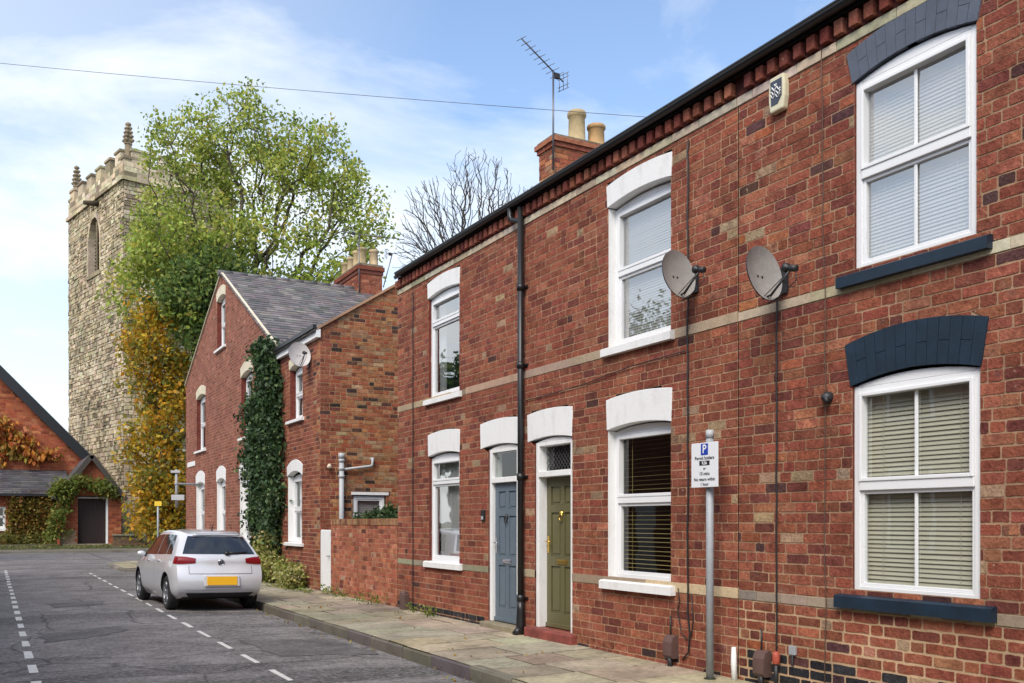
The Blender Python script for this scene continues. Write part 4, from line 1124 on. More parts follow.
# golden tree in front of the tower
YEL = [(4, (.54, .34, .028)), (3, (.45, .31, .03)), (3, (.30, .27, .04)), (2, (.56, .26, .02)), (1.5, (.16, .18, .035))]
ot = (7.2, 49.4)
gold = thing('golden_tree', 'golden autumn tree standing against the church tower', 'tree', (ot[0] + .6, ot[1], 0))
B_ = [((-.6, 0, 11.4), (1.1, 1.1, 1.4)), ((-.5, 0, 9.6), (1.5, 1.4, 1.5)), ((-.2, 0, 7.4), (1.7, 1.5, 1.8)), ((0, 0, 5.2), (1.7, 1.5, 1.7)), ((.3, 0, 3.2), (1.8, 1.5, 1.5)), ((.3, 0, 1.6), (1.9, 1.5, .9)), ((1.0, .6, 8.2), (1.2, 1.2, 2.0))]
blobs = [(spot(ot, *b_[0]), b_[1]) for b_ in B_]
tips = blob_points(blobs, 270)
nodes, par = grow([spot(ot, .6, .3, z) for z in (0, 1.5, 3, 4.5)], tips, .4)
kids, rr = wood('trunk', gold, nodes, par, .016, .20, bark_m)
leaves('crown', gold, nodes[4:], 46, .30, .245, YEL)
# darker evergreen between the two
DKG = [(4, (.055, .095, .028)), (3, (.035, .065, .022)), (3, (.085, .125, .035)), (1, (.12, .15, .04))]
et = (9.4, 48.0)
ev = thing('evergreen_tree', 'dark green bushy tree beside the corner house gable', 'tree', (et[0], et[1], 0))
B_ = [((-.9, 0, 12.6), (1.7, 1.5, 1.6)), ((.3, 0, 12.9), (1.7, 1.5, 1.7)), ((.2, 0, 10.2), (1.2, 1.3, 1.8)), ((.9, 0, 7.6), (1.0, 1.0, 2.2)), ((1.0, 0, 4.2), (1.0, 1.0, 2.2)), ((.8, 0, 2), (1.1, 1, 1.4))]
blobs = [(spot(et, *b_[0]), b_[1]) for b_ in B_]
tips = blob_points(blobs, 300)
nodes, par = grow([spot(et, .6, .2, z) for z in (0, 2.5, 5, 7.5)], tips, .4)
kids, rr = wood('trunk', ev, nodes, par, .018, .24, bark_m)
leaves('crown', ev, nodes[4:], 56, .36, .25, [(4, (.12, .19, .05)), (3, (.07, .12, .035)), (3, (.18, .25, .06)), (1.5, (.25, .29, .07))])
# bare trees behind the terrace
def bare(c, label, blobs_, n, tip, top, trunk_z):
    t_ = thing('bare_tree', label, 'tree', (c[0], c[1], 0), 'bare trees behind the terrace')
    bl = [(spot(c, *b_[0]), b_[1]) for b_ in blobs_]
    nd_, pr_2 = grow([spot(c, 0, 0, z) for z in trunk_z], blob_points(bl, n), .75)
    wood('branches', t_, nd_, pr_2, tip, top, bark_pale, wob=.07)
bare((16.9, 34.1), 'larger leafless tree with spreading crown behind the terrace eaves', [((.2, 0, 15.0), (1.5, 1.3, 1.5)), ((-1.5, 0, 13.7), (1.5, 1.3, 1.8)), ((1.7, 0, 13.4), (1.7, 1.3, 1.6)), ((-.1, 0, 12.0), (2.1, 1.3, 1.3)), ((-2.2, 0, 11.4), (1.2, 1, 1.0)), ((2.5, 0, 14.2), (.9, .8, .9)), ((-2.6, 0, 12.8), (.8, .8, .9))], 1500, .0085, .16, (0, 3, 6, 8.5, 9.6))
bare((13.9, 32.0), 'small leafless tree low behind the near end of the eaves', [((0, 0, 9.4), (1.0, 1, 1.3)), ((.9, 0, 9.2), (.8, .9, 1.2)), ((-.7, 0, 8.4), (.7, .8, 1.0))], 600, .0085, .09, (0, 3, 5, 6.5))
bare((18.3, 30.5), 'thin leafless tree close beside the terrace chimney', [((-.6, 0, 12.2), (.9, 1, 1.0)), ((.5, 0, 12.6), (.7, 1, 1.3)), ((1.3, 0, 12.6), (.8, .8, 1.1)), ((-1.4, 0, 11.8), (.9, .8, 1.0))], 900, .0085, .11, (0, 3, 6, 8.5, 10))

# ivy on the corner house
IVY = [(4, (.032, .065, .022)), (3, (.045, .088, .03)), (3, (.020, .042, .016)), (1.8, (.065, .11, .036)), (1.0, (.12, .17, .06))]
iv = thing('ivy', 'dark green ivy column climbing the corner house front', 'climbing plant', (6.2, 24.4, 0))
P = []
def ivy_w(z):                                    # (near edge y, far edge y) of the mat of ivy at height z
    pts = [(.1, 23.9, 24.6), (1.0, 23.5, 24.8), (2, 23.1, 25.8), (3, 23.1, 26.1), (3.9, 23.2, 26.2), (4.3, 23.3, 25.8), (4.7, 23.3, 25.), (5.2, 23.4, 24.7), (5.7, 23.7, 24.5), (6., 24., 24.3)]
    for (a, y0, y1), (b_, y2, y3) in zip(pts, pts[1:]):
        if a <= z <= b_:
            t = (z - a) / (b_ - a); return y0 + (y2 - y0) * t, y1 + (y3 - y1) * t
    return 24, 24.2
for _ in range(900):
    z = random.uniform(.1, 6.0); a, b_ = ivy_w(z); a += math.sin(z * 5) * .15; b_ += math.sin(z * 4.3 + 1) * .3
    P.append((X0 - abs(random.gauss(.12, .10)) - .03, random.uniform(a, b_), z))
leaves('foliage', iv, P, 24, .13, .125, IVY, ivy_leaf, droop=.8)
m = MB()
for k in range(5):
    y = 24.0 + k * .22
    m.tube([(X0 - .05, y + .1 * math.sin(z * 2 + k), z) for z in [i * .5 for i in range(11)]], .018, bark_m, k=5)
m.build('stems', iv)
# variegated bushes at its foot
VAR = [(4, (.46, .43, .15)), (3, (.28, .31, .07)), (2, (.58, .53, .26)), (1.5, (.12, .17, .04))]
for i, (y, h_, r_, n_, lb) in enumerate([(23.7, 1.25, .40, 150, 'taller pale yellow-green bush under the ivy'), (21.6, .50, .50, 110, 'low rounded pale yellow-green bush by the corner house window')]):
    t_ = thing('bush', lb, 'bush', (6.0, y, -.03), 'pale bushes at the house foot')
    pts = blob_points([((X0 - .30, y, h_ * .5), (.27, r_ * 1.3, h_ * .48)), ((X0 - .32, y - .3, h_ * .32), (.3, r_, h_ * .3))], n_)
    leaves('foliage', t_, pts, 22, .09, .095, VAR, leaf_m)
    nd_, pr_2 = grow([(X0 - .28, y, -.03), (X0 - .28, y, .12)], pts[:40], .3); wood('stems', t_, nd_, pr_2, .004, .02, bark_m)
# shrub behind the garden wall
t_ = thing('shrub', 'dark green spiky shrub showing over the garden wall', 'shrub', (6.95, 17.8, -.03))
SH = [(4, (.05, .09, .03)), (3, (.085, .135, .05)), (2, (.03, .055, .022)), (1, (.14, .18, .08))]
pts = blob_points([((6.85, 16.6, 1.40), (.3, .75, .20)), ((6.9, 17.7, 1.46), (.3, .7, .26)), ((6.85, 18.7, 1.40), (.28, .6, .18))], 330)
leaves('foliage', t_, pts, 22, .07, .10, SH, leaf_m)
nd_, pr_2 = grow([(6.9, 17.6, -.03), (6.9, 17.6, .6)], pts[:60], .3); wood('stems', t_, nd_, pr_2, .006, .03, bark_m)
# ---------------------------------------------------------------- church tower, hall, porch
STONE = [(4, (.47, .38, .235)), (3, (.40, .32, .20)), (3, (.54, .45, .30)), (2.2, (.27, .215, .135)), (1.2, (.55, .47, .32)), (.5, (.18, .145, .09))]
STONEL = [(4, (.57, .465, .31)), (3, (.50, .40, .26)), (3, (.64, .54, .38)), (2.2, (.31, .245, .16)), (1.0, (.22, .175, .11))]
Ta, Tb = Vector((8.04, 70.84, 0)), Vector((5.36, 83.02, 0))
d1 = (Tb - Ta).normalized(); wl = (Tb - Ta).length; d2 = Vector((d1.y, -d1.x, 0)); wr = 8.0
tower = thing('church_tower', 'tall old rubble stone church tower with battlements and corner pinnacles', 'church tower', (9.5, 78, 0))
TL = Fr(Ta, d1, (0, 0, 1), -d2); TR = Fr(Ta, d2, (0, 0, 1), -d1)
ZC = 25.2
def ztower(fr, iv, cut=None):
    m_ = MB()
    def rg(v):
        r_ = [iv]
        if cut: 
            c = cut(v)
            if c: r_ = subtract(r_, c)
        return r_
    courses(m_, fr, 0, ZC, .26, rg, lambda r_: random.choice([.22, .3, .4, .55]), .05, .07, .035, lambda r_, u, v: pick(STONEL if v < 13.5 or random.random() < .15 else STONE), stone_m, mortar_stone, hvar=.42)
    return m_
WU0, WU1, WV0, WVS, WVT = 5.0, 7.5, 19.9, 22.2, 24.1
def arch_cut(v):
    if v < WV0 or v > WVT: return None
    if v < WVS: return (WU0, WU1)
    t = (v - WVS) / (WVT - WVS); h_ = (WU1 - WU0) / 2 * math.sqrt(max(0, 1 - t * t)); c = (WU0 + WU1) / 2
    return (c - h_, c + h_)
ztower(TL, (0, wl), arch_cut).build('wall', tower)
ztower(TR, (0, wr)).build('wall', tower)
m = MB()
for f_, Ln in ((Fr(Tb, d2, (0, 0, 1), d1), wr), (Fr(Ta + d2 * wr, d1, (0, 0, 1), d2), wl)):
    m.face([f_.P(0, 0), f_.P(Ln, 0), f_.P(Ln, ZC), f_.P(0, ZC)], stone_m, (.34, .27, .16))
m.face([TL.P(0, ZC), TL.P(wl, ZC), TL.P(wl, ZC) + d2 * wr, TL.P(0, ZC) + d2 * wr], stone_m, (.2, .2, .2)); m.build('back_wall', tower)
# belfry window: recessed arch, hood and louvres
m = MB(); c = (WU0 + WU1) / 2; hw_ = (WU1 - WU0) / 2
def apts(s, top, n=10): return [(c - hw_ * s * math.cos(i * math.pi / n), WVS + (top - WVS) * math.sin(i * math.pi / n)) for i in range(n + 1)]
inn = [(c - hw_, WV0)] + apts(1, WVT) + [(c + hw_, WV0)]; outr = [(c - hw_ * 1.22, WV0)] + apts(1.22, WVT + .38) + [(c + hw_ * 1.22, WV0)]
for i in range(len(inn) - 1): m.prism(TL, [inn[i], inn[i + 1], outr[i + 1], outr[i]], -.5, .07, stone_m, pick(STONEL))
W = m.build('belfry_window', tower)
m = MB(); v = WV0 + .1
while v < WVT - .2:
    q = arch_cut(v + .2)
    if q:
        a = Fr(TL.P(0, v, -.42), TL.U, TL.V * .6 - TL.N * .8, TL.N * .6 + TL.V * .8); m.box(a, q[0], q[1], 0, .34, 0, .05, slate_m, (.05, .05, .05))
    v += .26
m.box(TL, c - .06, c + .06, WV0, WVT - .3, -.22, -.12, stone_m, (.25, .2, .13)); m.build('louvre', tower, W)
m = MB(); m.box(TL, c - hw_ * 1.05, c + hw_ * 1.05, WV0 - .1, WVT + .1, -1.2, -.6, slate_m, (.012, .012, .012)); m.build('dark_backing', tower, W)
m = MB(); m.box(TL, c - hw_ * 1.25, c + hw_ * 1.25, WV0 - .28, WV0, -.3, .16, stone_m, (.3, .25, .16)); m.build('sill', tower, W)
# string course, parapet, merlons
pp = MB()
for f_, Ln in ((TL, wl), (TR, wr)):
    u = -.15
    while u < Ln + .15:
        l = min(.95, Ln + .15 - u); pp.box(f_, u + .01, u + l - .01, ZC + .002, ZC + .28, -.3, .22, stone_m, pick(STONEL)); u += l
    courses(pp, Fr(f_.P(0, 0, .03), f_.U, f_.V, f_.N), ZC + .28, ZC + 1.35, .36, lambda v: [(0, Ln)], lambda r_: random.choice([.5, .7, .9]), .02, .02, .008, lambda r_, u, v: pick(STONEL), stone_m, mortar_stone)
    pp.box(f_, 0, Ln, ZC + .28, ZC + 1.35, -.4, .028, stone_m, (.33, .27, .17))
    nm = int(Ln / 2.0); st = Ln / nm
    for i in range(nm):
        a = i * st + .45 * st * .5 + .1
        pp.box(f_, a, a + st * .52, ZC + 1.352, ZC + 2.15, -.4, .05, stone_m, pick(STONEL)); pp.box(f_, a - .08, a + st * .52 + .08, ZC + 2.152, ZC + 2.32, -.48, .12, stone_m, pick(STONE))
pp.build('parapet', tower)
def pinnacle(p, base, h_):
    q = MB(); p = Vector(p); f_ = Fr(p, d1, d2, (0, 0, 1)); s = .30
    cc = (.30, .24, .16)
    q.box(f_, -s * 1.5, s * 1.5, -s * 1.5, s * 1.5, base - .5, base + .8, stone_m, (.38, .32, .22)); q.box(f_, -s * 1.7, s * 1.7, -s * 1.7, s * 1.7, base + .8, base + 1.0, stone_m, (.28, .23, .15))
    q.lathe(p + Vector((0, 0, base + 1.0)), (0, 0, 1), [(s * .9, 0), (s * .75, h_ * .38), (s * .95, h_ * .40), (s * .8, h_ * .46), (s * .34, h_ * .96), (.0, h_)], stone_m, 8, cc, smooth=False)
    for k in range(4):
        z = h_ * (.5 + .12 * k); rr_ = s * (.95 - .17 * k)
        for j in range(4):
            t = j * math.pi / 2 + math.pi / 4
            o_ = p + d1 * math.cos(t) * rr_ + d2 * math.sin(t) * rr_ + Vector((0, 0, base + 1.0 + z)); q.lathe(o_, (0, 0, 1), [(0, -.16), (.13, -.05), (.17, .04), (.08, .13), (0, .17)], stone_m, 6, cc)
    q.lathe(p + Vector((0, 0, base + 1.0 + h_ - .1)), (0, 0, 1), [(0, -.1), (.2, 0), (.2, .12), (0, .25)], stone_m, 8, cc)
    q.build('pinnacle', tower)
i_ = .45
pinnacle(Ta + d1 * i_ + d2 * i_, ZC + .75, 2.4); pinnacle(Tb - d1 * i_ + d2 * i_, ZC + .75, 2.6); pinnacle(Ta + d1 * i_ + d2 * (wr - i_), ZC + .75, 2.4); pinnacle(Tb - d1 * i_ + d2 * (wr - i_), ZC + .75, 2.4)
m = MB(); m.tube([TL.P(5.2, ZC - .35, -.1), TL.P(5.2, ZC - .5, 1.1)], [.24, .15], stone_m, (.08, .065, .045), k=8); m.build('gargoyle', tower)
q = MB()
q.box(Fr(Ta - d2 * 0, d2, (0, 0, 1), -d1), 1.0, 2.6, 0, 16.5, -.05, 1.3 , stone_m, (.36, .29, .18)); 
s_ = Fr(Ta, d2, (0, 0, 1), -d1); q.prism(Fr(Ta + d2 * 1.0, -d1, (0, 0, 1), -d2), [(0, 16.5), (1.3, 16.5), (0, 18.2)], -1.6, 0, stone_m, (.40, .36, .28))
q.build('buttress', tower)

# brick church hall: gable, lean-to aisle, porch
HBRICK = [(4, (.42, .105, .045)), (4, (.48, .135, .055)), (2, (.34, .08, .038)), (1, (.52, .19, .08))]
hall = thing('church_hall', 'low red brick church hall with steep dark gable and slate lean-to', 'church hall', (-3, 70, 0))
HX1, HZ1, HAX, HAZ = 6.05, 5.15, -4.2, 15.9
HG = Fr((0, 69.0, 0), (1, 0, 0), (0, 0, 1), (0, -1, 0))
m = MB()
def rg_h(v):
    if v < HZ1: return [(-14.4, HX1)]
    t = (v - HZ1) / (HAZ - HZ1); return [(-14.4 + t * 10.2, HX1 + (HAX - HX1) * t)]
courses(m, HG, 3.0, HAZ, .19, rg_h, bond(.5, .3), .02, .008, .004, lambda r_, u, v: pick(HBRICK), brick_m, mat('mortar_red', (.34, .16, .10), .95, var=.2))
m.box(XYZ, HX1 - .3, HX1, 69.02, 78, 0, HZ1, brick_m, (.34, .08, .04)); m.box(XYZ, -14.4, -14.1, 69.02, 78, 0, HZ1, brick_m, (.34, .08, .04))
m.build('wall', hall)
m = MB()
sl = math.hypot(HX1 - HAX, HAZ - HZ1); ux = Vector((HX1 - HAX, 0, HZ1 - HAZ)) / sl
f_ = Fr((HAX, 0, HAZ + .1), ux, (0, 1, 0), (-ux.z, 0, ux.x)); m.box(f_, 0, sl + .35, 68.6, 78.2, 0, .22, slate_m, (.06, .06, .07))
ux2 = Vector((-(HX1 - HAX), 0, HZ1 - HAZ)) / sl
f_ = Fr((HAX, 0, HAZ + .1), ux2, (0, 1, 0), (ux2.z * 1, 0, -ux2.x)); m.box(f_, 0, sl + .35, 68.6, 78.2, 0, .22, slate_m, (.06, .06, .07))
rfh = m.build('roof', hall)
m = MB(); f_ = Fr((HAX, 0, HAZ - .02), ux, (0, 1, 0), (-ux.z, 0, ux.x)); m.box(f_, 0, sl + .35, 68.48, 68.62, -.32, .24, black_iron)
t = 1.2
while t < sl: m.box(f_, t, t + .2, 68.62, 68.98, -.34, -.02, black_iron); t += 2.3
m.build('bargeboard', hall, rfh)
m = MB(); AW = Fr((0, 65.4, 0), (1, 0, 0), (0, 0, 1), (0, -1, 0))
courses(m, AW, 0, 3.15, .17, lambda v: subtract([(-14.4, 3.75)], (-.9, .72) if 1.05 < v < 2.42 else (99, 100)), bond(.48, .3), .02, .008, .004, lambda r_, u, v: pick(HBRICK), brick_m, MATS['mortar_red'])
m.build('aisle_wall', hall)
m = MB(); av = Vector((0, 69 - 65.0, 4.80 - 3.15)); al = av.length
courses(m, Fr((0, 65.0, 3.15), (1, 0, 0), av, (0, -av.z, av.y)), 0, al, .33, lambda v: [(-14.4, 4.3)], lambda r_: .5, .012, .012, .008, lambda r_, u, v: pick([(3, (.085, .08, .085)), (2, (.11, .10, .10)), (1, (.065, .06, .065))]), slate_m, slate_m, tilt=.02, mortar_col=(.03, .03, .03))
m.box(XYZ, -14.4, 3.7, 64.86, 65.0, 3.02, 3.16, black_iron); m.build('aisle_roof', hall)
window(hall, AW, -.9, .72, 1.05, 2.40, 0, .10, .10, 1.75, .08, True, None, None, 0, (.9, 1.04, .12, .1), None, None, (.05, .05, .05), None, white_paint, glass_m)
# porch
PF = Fr((0, 61.2, 0), (1, 0, 0), (0, 0, 1), (0, -1, 0)); PX0, PX1, PE, PA, PAX = 3.48, 6.80, 3.05, 5.35, 5.15
m = MB(); DX0, DX1, DZ = 4.42, 6.06, 2.92
def rg_p(v):
    a, b_ = PX0, PX1
    if v > PE: t = (v - PE) / (PA - PE); a, b_ = PX0 + (PAX - PX0) * t, PX1 + (PAX - PX1) * t
    iv = [(a, b_)]
    if v < DZ: iv = subtract(iv, (DX0, DX1))
    return iv
courses(m, PF, .1, PA - .05, .17, rg_p, bond(.46, .35), .02, .01, .005, lambda r_, u, v: pick([(1, (.38, .30, .19)), (1, (.33, .25, .15))] if (v < .85 and u < DX0) else HBRICK), brick_m, MATS['mortar_red'])
for x in (PX0 + .005, PX1 - .005): m.face([Vector((x, 61.21, .1)), Vector((x, 69, .1)), Vector((x, 69, PE)), Vector((x, 61.21, PE))], brick_m, (.36, .09, .042))
for x in (DX0, DX1): m.box(XYZ, x - .002 if x == DX1 else x - .3, x + .3 if x == DX1 else x + .002, 61.22, 61.55, .1, DZ, brick_m, (.3, .08, .04))
m.build('porch_wall', hall)
m = MB()
for sx, ex in ((PX0 - .25, -1), (PX1 + .25, 1)):
    v_ = Vector((sx - PAX, 0, (PE - .30) - PA)); ln = v_.length; f_ = Fr((PAX, 0, PA + .02), v_, (0, 1, 0), Vector((0, 1, 0)).cross(v_) * (-1 if ex < 0 else 1))
    nrm = f_.N if f_.N.z > 0 else -f_.N; f_ = Fr((PAX, 0, PA + .02), v_, (0, 1, 0), nrm)
    m.box(f_, 0, ln, 60.9, 69, 0, .10, slate_m, (.08, .075, .078)); m.box(f_, 0, ln, 60.80, 60.90, -.16, .12, mat('dark_timber', (.05, .04, .032), .7))
m.build('porch_roof', hall)
m = MB(); dk_ = mat('dark_door', (.020, .008, .007), .7, var=.2)
for k in range(10): x = DX0 + .02 + k * .16; m.box(PF, x, x + .155, .16, DZ - .1, -.32, -.28, dk_)
DO = m.build('porch_door', hall)
m = MB(); m.box(PF, DX1 - .10, DX1, .12, DZ, -.27, .03, white_paint); m.box(PF, DX0, DX1 - .10, DZ - .09, DZ, -.27, .02, mat('weathered_grey_paint', (.35, .33, .3), .7)); m.build('door_frame', hall, DO)
m = MB(); m.box(XYZ, 3.6, 6.9, 60.75, 61.19, -.1, .16, stone_m, (.30, .25, .16)); m.build('doorstep', hall)
lw = thing('low_wall', 'low weathered brick boundary wall right of the church porch', 'wall', (7.5, 58.6, 0))
m = MB(); LWF = Fr((6.1, 58.8, 0), (1, -.02, 0), (0, 0, 1), (-.02, -1, 0))
courses(m, LWF, -.05, .62, .14, lambda v: [(0, 12)], bond(.4, .4), .02, .012, .006, lambda r_, u, v: pick([(2, (.20, .13, .08)), (2, (.25, .17, .11)), (1, (.15, .11, .07))]), brick_m, mortar_stone)
m.box(LWF, 0, 12, -.05, .62, -.3, -.003, brick_m, (.2, .13, .08)); m.build('wall', lw)
m = MB(); m.box(LWF, -.05, 12, .622, .74, -.36, .07, stone_m, (.22, .20, .14)); m.build('coping', lw, bevel=.03)

# creepers on the hall
CRE = [(4, (.26, .19, .035)), (3, (.20, .12, .030)), (3, (.14, .14, .03)), (2, (.32, .22, .05)), (1.5, (.22, .07, .022))]
t_ = thing('wall_creeper', 'yellowing creeper covering the lean-to wall of the church hall', 'climbing plant', (2, 65, 0))
pts = [(random.uniform(.95, 3.9), 65.36 - abs(random.gauss(.10, .10)), random.uniform(.2, 2.95)) for _ in range(420)] + [(random.uniform(-12, -1.2), 65.30, random.uniform(.2, 2.9)) for _ in range(200)]
leaves('foliage', t_, pts, 24, .17, .19, CRE, leaf_m, droop=.6)
GC = [(4, (.20, .24, .045)), (3, (.14, .19, .04)), (2, (.27, .27, .06)), (1, (.24, .15, .03))]
t_ = thing('porch_creeper', 'green creeper hanging over the gable of the church porch', 'climbing plant', (4.6, 61, 0))
pts = []
for _ in range(95):
    x = random.uniform(2.9, 6.5); pts.append((x, 60.85 - abs(random.gauss(.1, .12)), 3.25 + .5 * math.sin((x - 2.9) * .9) + random.gauss(0, .17)))
for _ in range(70):
    t = random.random(); pts.append((3.9 - t * .9 + random.gauss(0, .2), 60.95 - abs(random.gauss(.05, .1)), 3.4 - 2.9 * t))
leaves('foliage', t_, pts, 24, .16, .19, GC, leaf_m, droop=.6)
ORA = [(4, (.60, .24, .045)), (3, (.56, .33, .08)), (2, (.40, .11, .03)), (2, (.30, .25, .05)), (2, (.52, .20, .09))]
t_ = thing('gable_creeper', 'orange autumn creeper spreading across the church hall gable', 'climbing plant', (1, 68.8, 0))
pts = []
for a, b_, n_ in (((-3, 9.2), (1.0, 7.2), 26), ((-1, 8.4), (1.6, 6.8), 26), ((-2, 6.8), (3.4, 5.75), 34), ((0, 7.6), (2.3, 6.5), 18), ((-4, 6.2), (0.6, 5.6), 14)):
    for _ in range(n_):
        t = random.random(); pts.append((a[0] + (b_[0] - a[0]) * t + random.gauss(0, .2), 68.88 - abs(random.gauss(.12, .12)), a[1] + (b_[1] - a[1]) * t + random.gauss(0, .22)))
leaves('foliage', t_, pts, 22, .20, .38, ORA, leaf_m, droop=1.6)
HE = [(3, (.15, .17, .04)), (3, (.22, .20, .045)), (2, (.09, .11, .03)), (1, (.30, .20, .05))]
o = leaves('ground_plants', None, [(random.uniform(-8, 3.7), 64.5 + random.gauss(0, .35), random.uniform(.1, .55)) for _ in range(260)], 18, .18, .17, HE, leaf_m, loc=(0, 64, 0)); tag(o, None, None, kind='stuff')
o = leaves('ground_plants', None, [(random.uniform(6.9, 16), 59.6 + random.gauss(0, .5), random.uniform(.1, 1.5)) for _ in range(260)], 18, .22, .18, YEL + DKG, leaf_m, loc=(8, 59, 0)); tag(o, None, None, kind='stuff')
o = leaves('grass_tufts', None, [(random.uniform(-8, 16), random.uniform(56.6, 60.5), .02) for _ in range(900)], 8, .16, .13, [(3, (.16, .17, .05)), (2, (.24, .21, .07)), (2, (.10, .12, .03))], leaf_m, loc=(3, 58, 0), squash=(1, 1, .2)); tag(o, None, None, kind='stuff')

# signs at the street corner
sg = thing('signpost', 'thin post with small yellow sign near the low church wall', 'signpost', (6.13, 42.24, -.05))
m = MB(); m.tube([(6.13, 42.24, -.05), (6.13, 42.24, 2.30)], .04, grey_metal); m.build('post', sg)
m = MB(); yl = mat('yellow_sign', (.72, .48, .03), .5); f_ = Fr((6.13, 42.19, 2.23), AX, (0, 0, 1), (-math.sin(YAW), -math.cos(YAW), 0)); m.box(f_, -.15, .15, -.10, .10, 0, .02, yl); m.build('sign_plate', sg, bevel=.004)
bk = thing('hanging_sign', 'grey two-plate sign hanging on a wall bracket at the corner house', 'sign', (6.25, 34.0, 2.0))
m = MB(); m.tube([(6.31, 34.0, 2.76), (5.40, 33.5, 2.76)], .035, grey_metal); m.tube([(5.46, 33.54, 1.95), (5.46, 33.54, 3.24)], .045, grey_metal); m.build('bracket', bk)
f_ = Fr((5.46, 33.48, 0), AX, (0, 0, 1), (-math.sin(YAW), -math.cos(YAW), 0))
for z0, z1, w0, w1 in ((3.12, 3.20, -.20, .12), (2.20, 2.38, -.18, .26)):
    m = MB(); m.box(f_, w0, w1, z0, z1, 0, .035, grey_plastic); m.build('sign_plate', bk, bevel=.006)

# ---------------------------------------------------------------- the parked car
PAINT = mat('silver_car_paint', (.63, .635, .66), .3, metal=.12, coat=1.0)
CGL = mat('car_glass', (.012, .014, .016), .04, spec=.9, coat=.3); RUB = mat('tyre_rubber', (.014, .014, .015), .85, bump=.2, bscale=50)
TRIM = mat('black_trim', (.014, .014, .015), .5); REDL = mat('tail_light_red', (.22, .005, .009), .3, spec=.4, coat=.3); ALLOY = mat('alloy_wheel', (.30, .31, .33), .4, metal=.7)
PLATE = mat('number_plate_yellow', (.80, .42, .008), .45); CHR = chrome
ST = [  # per station: list of (s, half width, z) for levels sill, lower, mid, shoulder, belt, rail, roof edge
 [(.14, .66, .27), (.03, .76, .38), (.00, .795, .60), (.09, .795, .84), (.13, .755, 1.00), (.46, .565, 1.36), (.56, .46, 1.41)],
 [(.30, .72, .22), (.25, .83, .36), (.25, .85, .60), (.30, .85, .85), (.36, .80, 1.00), (.66, .595, 1.38), (.74, .48, 1.435)],
 [(.78, .74, .19), (.78, .855, .36), (.78, .875, .61), (.82, .87, .85), (.88, .815, .985), (.98, .615, 1.405), (1.0, .50, 1.455)],
 [(1.5, .75, .18), (1.5, .855, .36), (1.5, .873, .61), (1.5, .87, .84), (1.5, .825, .965), (1.5, .635, 1.41), (1.5, .52, 1.465)],
 [(2.1, .75, .18), (2.1, .855, .36), (2.1, .873, .61), (2.1, .87, .83), (2.1, .83, .95), (2.0, .64, 1.395), (2.0, .52, 1.45)],
 [(2.7, .75, .18), (2.7, .855, .36), (2.7, .873, .61), (2.75, .87, .82), (2.75, .82, .935), (2.45, .635, 1.33), (2.42, .53, 1.385)],
 [(3.1, .75, .18), (3.1, .86, .36), (3.1, .875, .61), (3.1, .86, .81), (3.1, .80, .92), (3.0, .72, .98), (2.98, .60, 1.0)],
 [(3.5, .74, .19), (3.5, .85, .36), (3.5, .865, .60), (3.5, .83, .78), (3.48, .75, .875), (3.46, .66, .92), (3.45, .52, .935)],
 [(3.86, .70, .22), (3.86, .79, .36), (3.86, .80, .55), (3.85, .76, .69), (3.82, .69, .775), (3.8, .6, .80), (3.78, .5, .81)],
 [(3.99, .62, .25), (4.03, .70, .36), (4.02, .71, .52), (3.99, .69, .63), (3.95, .64, .705), (3.92, .56, .725), (3.9, .48, .73)]]
ST = np.array(ST)
def cr_(P, t):
    n = len(P); t = min(max(t, 0), n - 1 - 1e-9); i = int(t); f_ = t - i
    p0, p1, p2, p3 = P[max(i - 1, 0)], P[i], P[i + 1], P[min(i + 2, n - 1)]
    return .5 * ((2 * p1) + (p2 - p0) * f_ + (2 * p0 - 5 * p1 + 4 * p2 - p3) * f_ ** 2 + (3 * p1 - p0 - 3 * p2 + p3) * f_ ** 3)
def SJ(i, j): return cr_([cr_(ST[k], j) for k in range(len(ST))], i)      # (s, w, z)
CX, CY0, CZ = 3.535, 17.75, -.150
def W3(x, s, z): return Vector((CX + x * .955, CY0 + s, CZ + z))
def side(i, j, sg_): s, w_, z = SJ(i, j); return W3(sg_ * w_, s, z)
def rear(j, k):                                                           # k in -1..1 across
    s, w_, z = SJ(0, j); return W3(k * w_, s - .105 * (1 - abs(k) ** 2.6) * min(1, .75 + j * .07), z)
def front(j, k): s, w_, z = SJ(9, j); return W3(k * w_, s + .12 * (1 - k * k), z)
def topp(i, k):
    s, w_, z = SJ(i, 6); bul = .045 if i > .0 else .02
    e = -.105 * (1 - abs(k) ** 2.6) * max(0, 1 - i) + .12 * (1 - k * k) * max(0, i - 8)
    return W3(k * w_, s + e, z + .03 * (1 - k * k) * min(1, i * 2 + .2))
car = thing('parked_car', 'silver-white hatchback parked at the kerb, seen from behind', 'car', (CX, CY0 + 2, CZ))
def grid(mb, fn, a, b_, m_, flip=False, smooth=True, c=(.5, .5, .5)):
    for x0, x1 in zip(a, a[1:]):
        for y0, y1 in zip(b_, b_[1:]):
            mb.face([fn(x0, y0), fn(x1, y0), fn(x1, y1), fn(x0, y1)], m_, c, flip, smooth)
li = lambda a, b_, n: [a + (b_ - a) * i / n for i in range(n + 1)]
mb = MB()
I, J, K = li(0, 9, 54), li(0, 6, 24), li(-1, 1, 16)
grid(mb, lambda i, j: side(i, j, -1), I, J, PAINT, True); grid(mb, lambda i, j: side(i, j, 1), I, J, PAINT)
grid(mb, rear, J, K, PAINT); grid(mb, front, J, K, PAINT, True); grid(mb, topp, I, K, PAINT)
def bott(i, k): s, w_, z = SJ(i, 0); e = -.105 * (1 - abs(k) ** 2.6) * max(0, 1 - i) * .75 + .12 * (1 - k * k) * max(0, i - 8); return W3(k * w_, s + e, z)
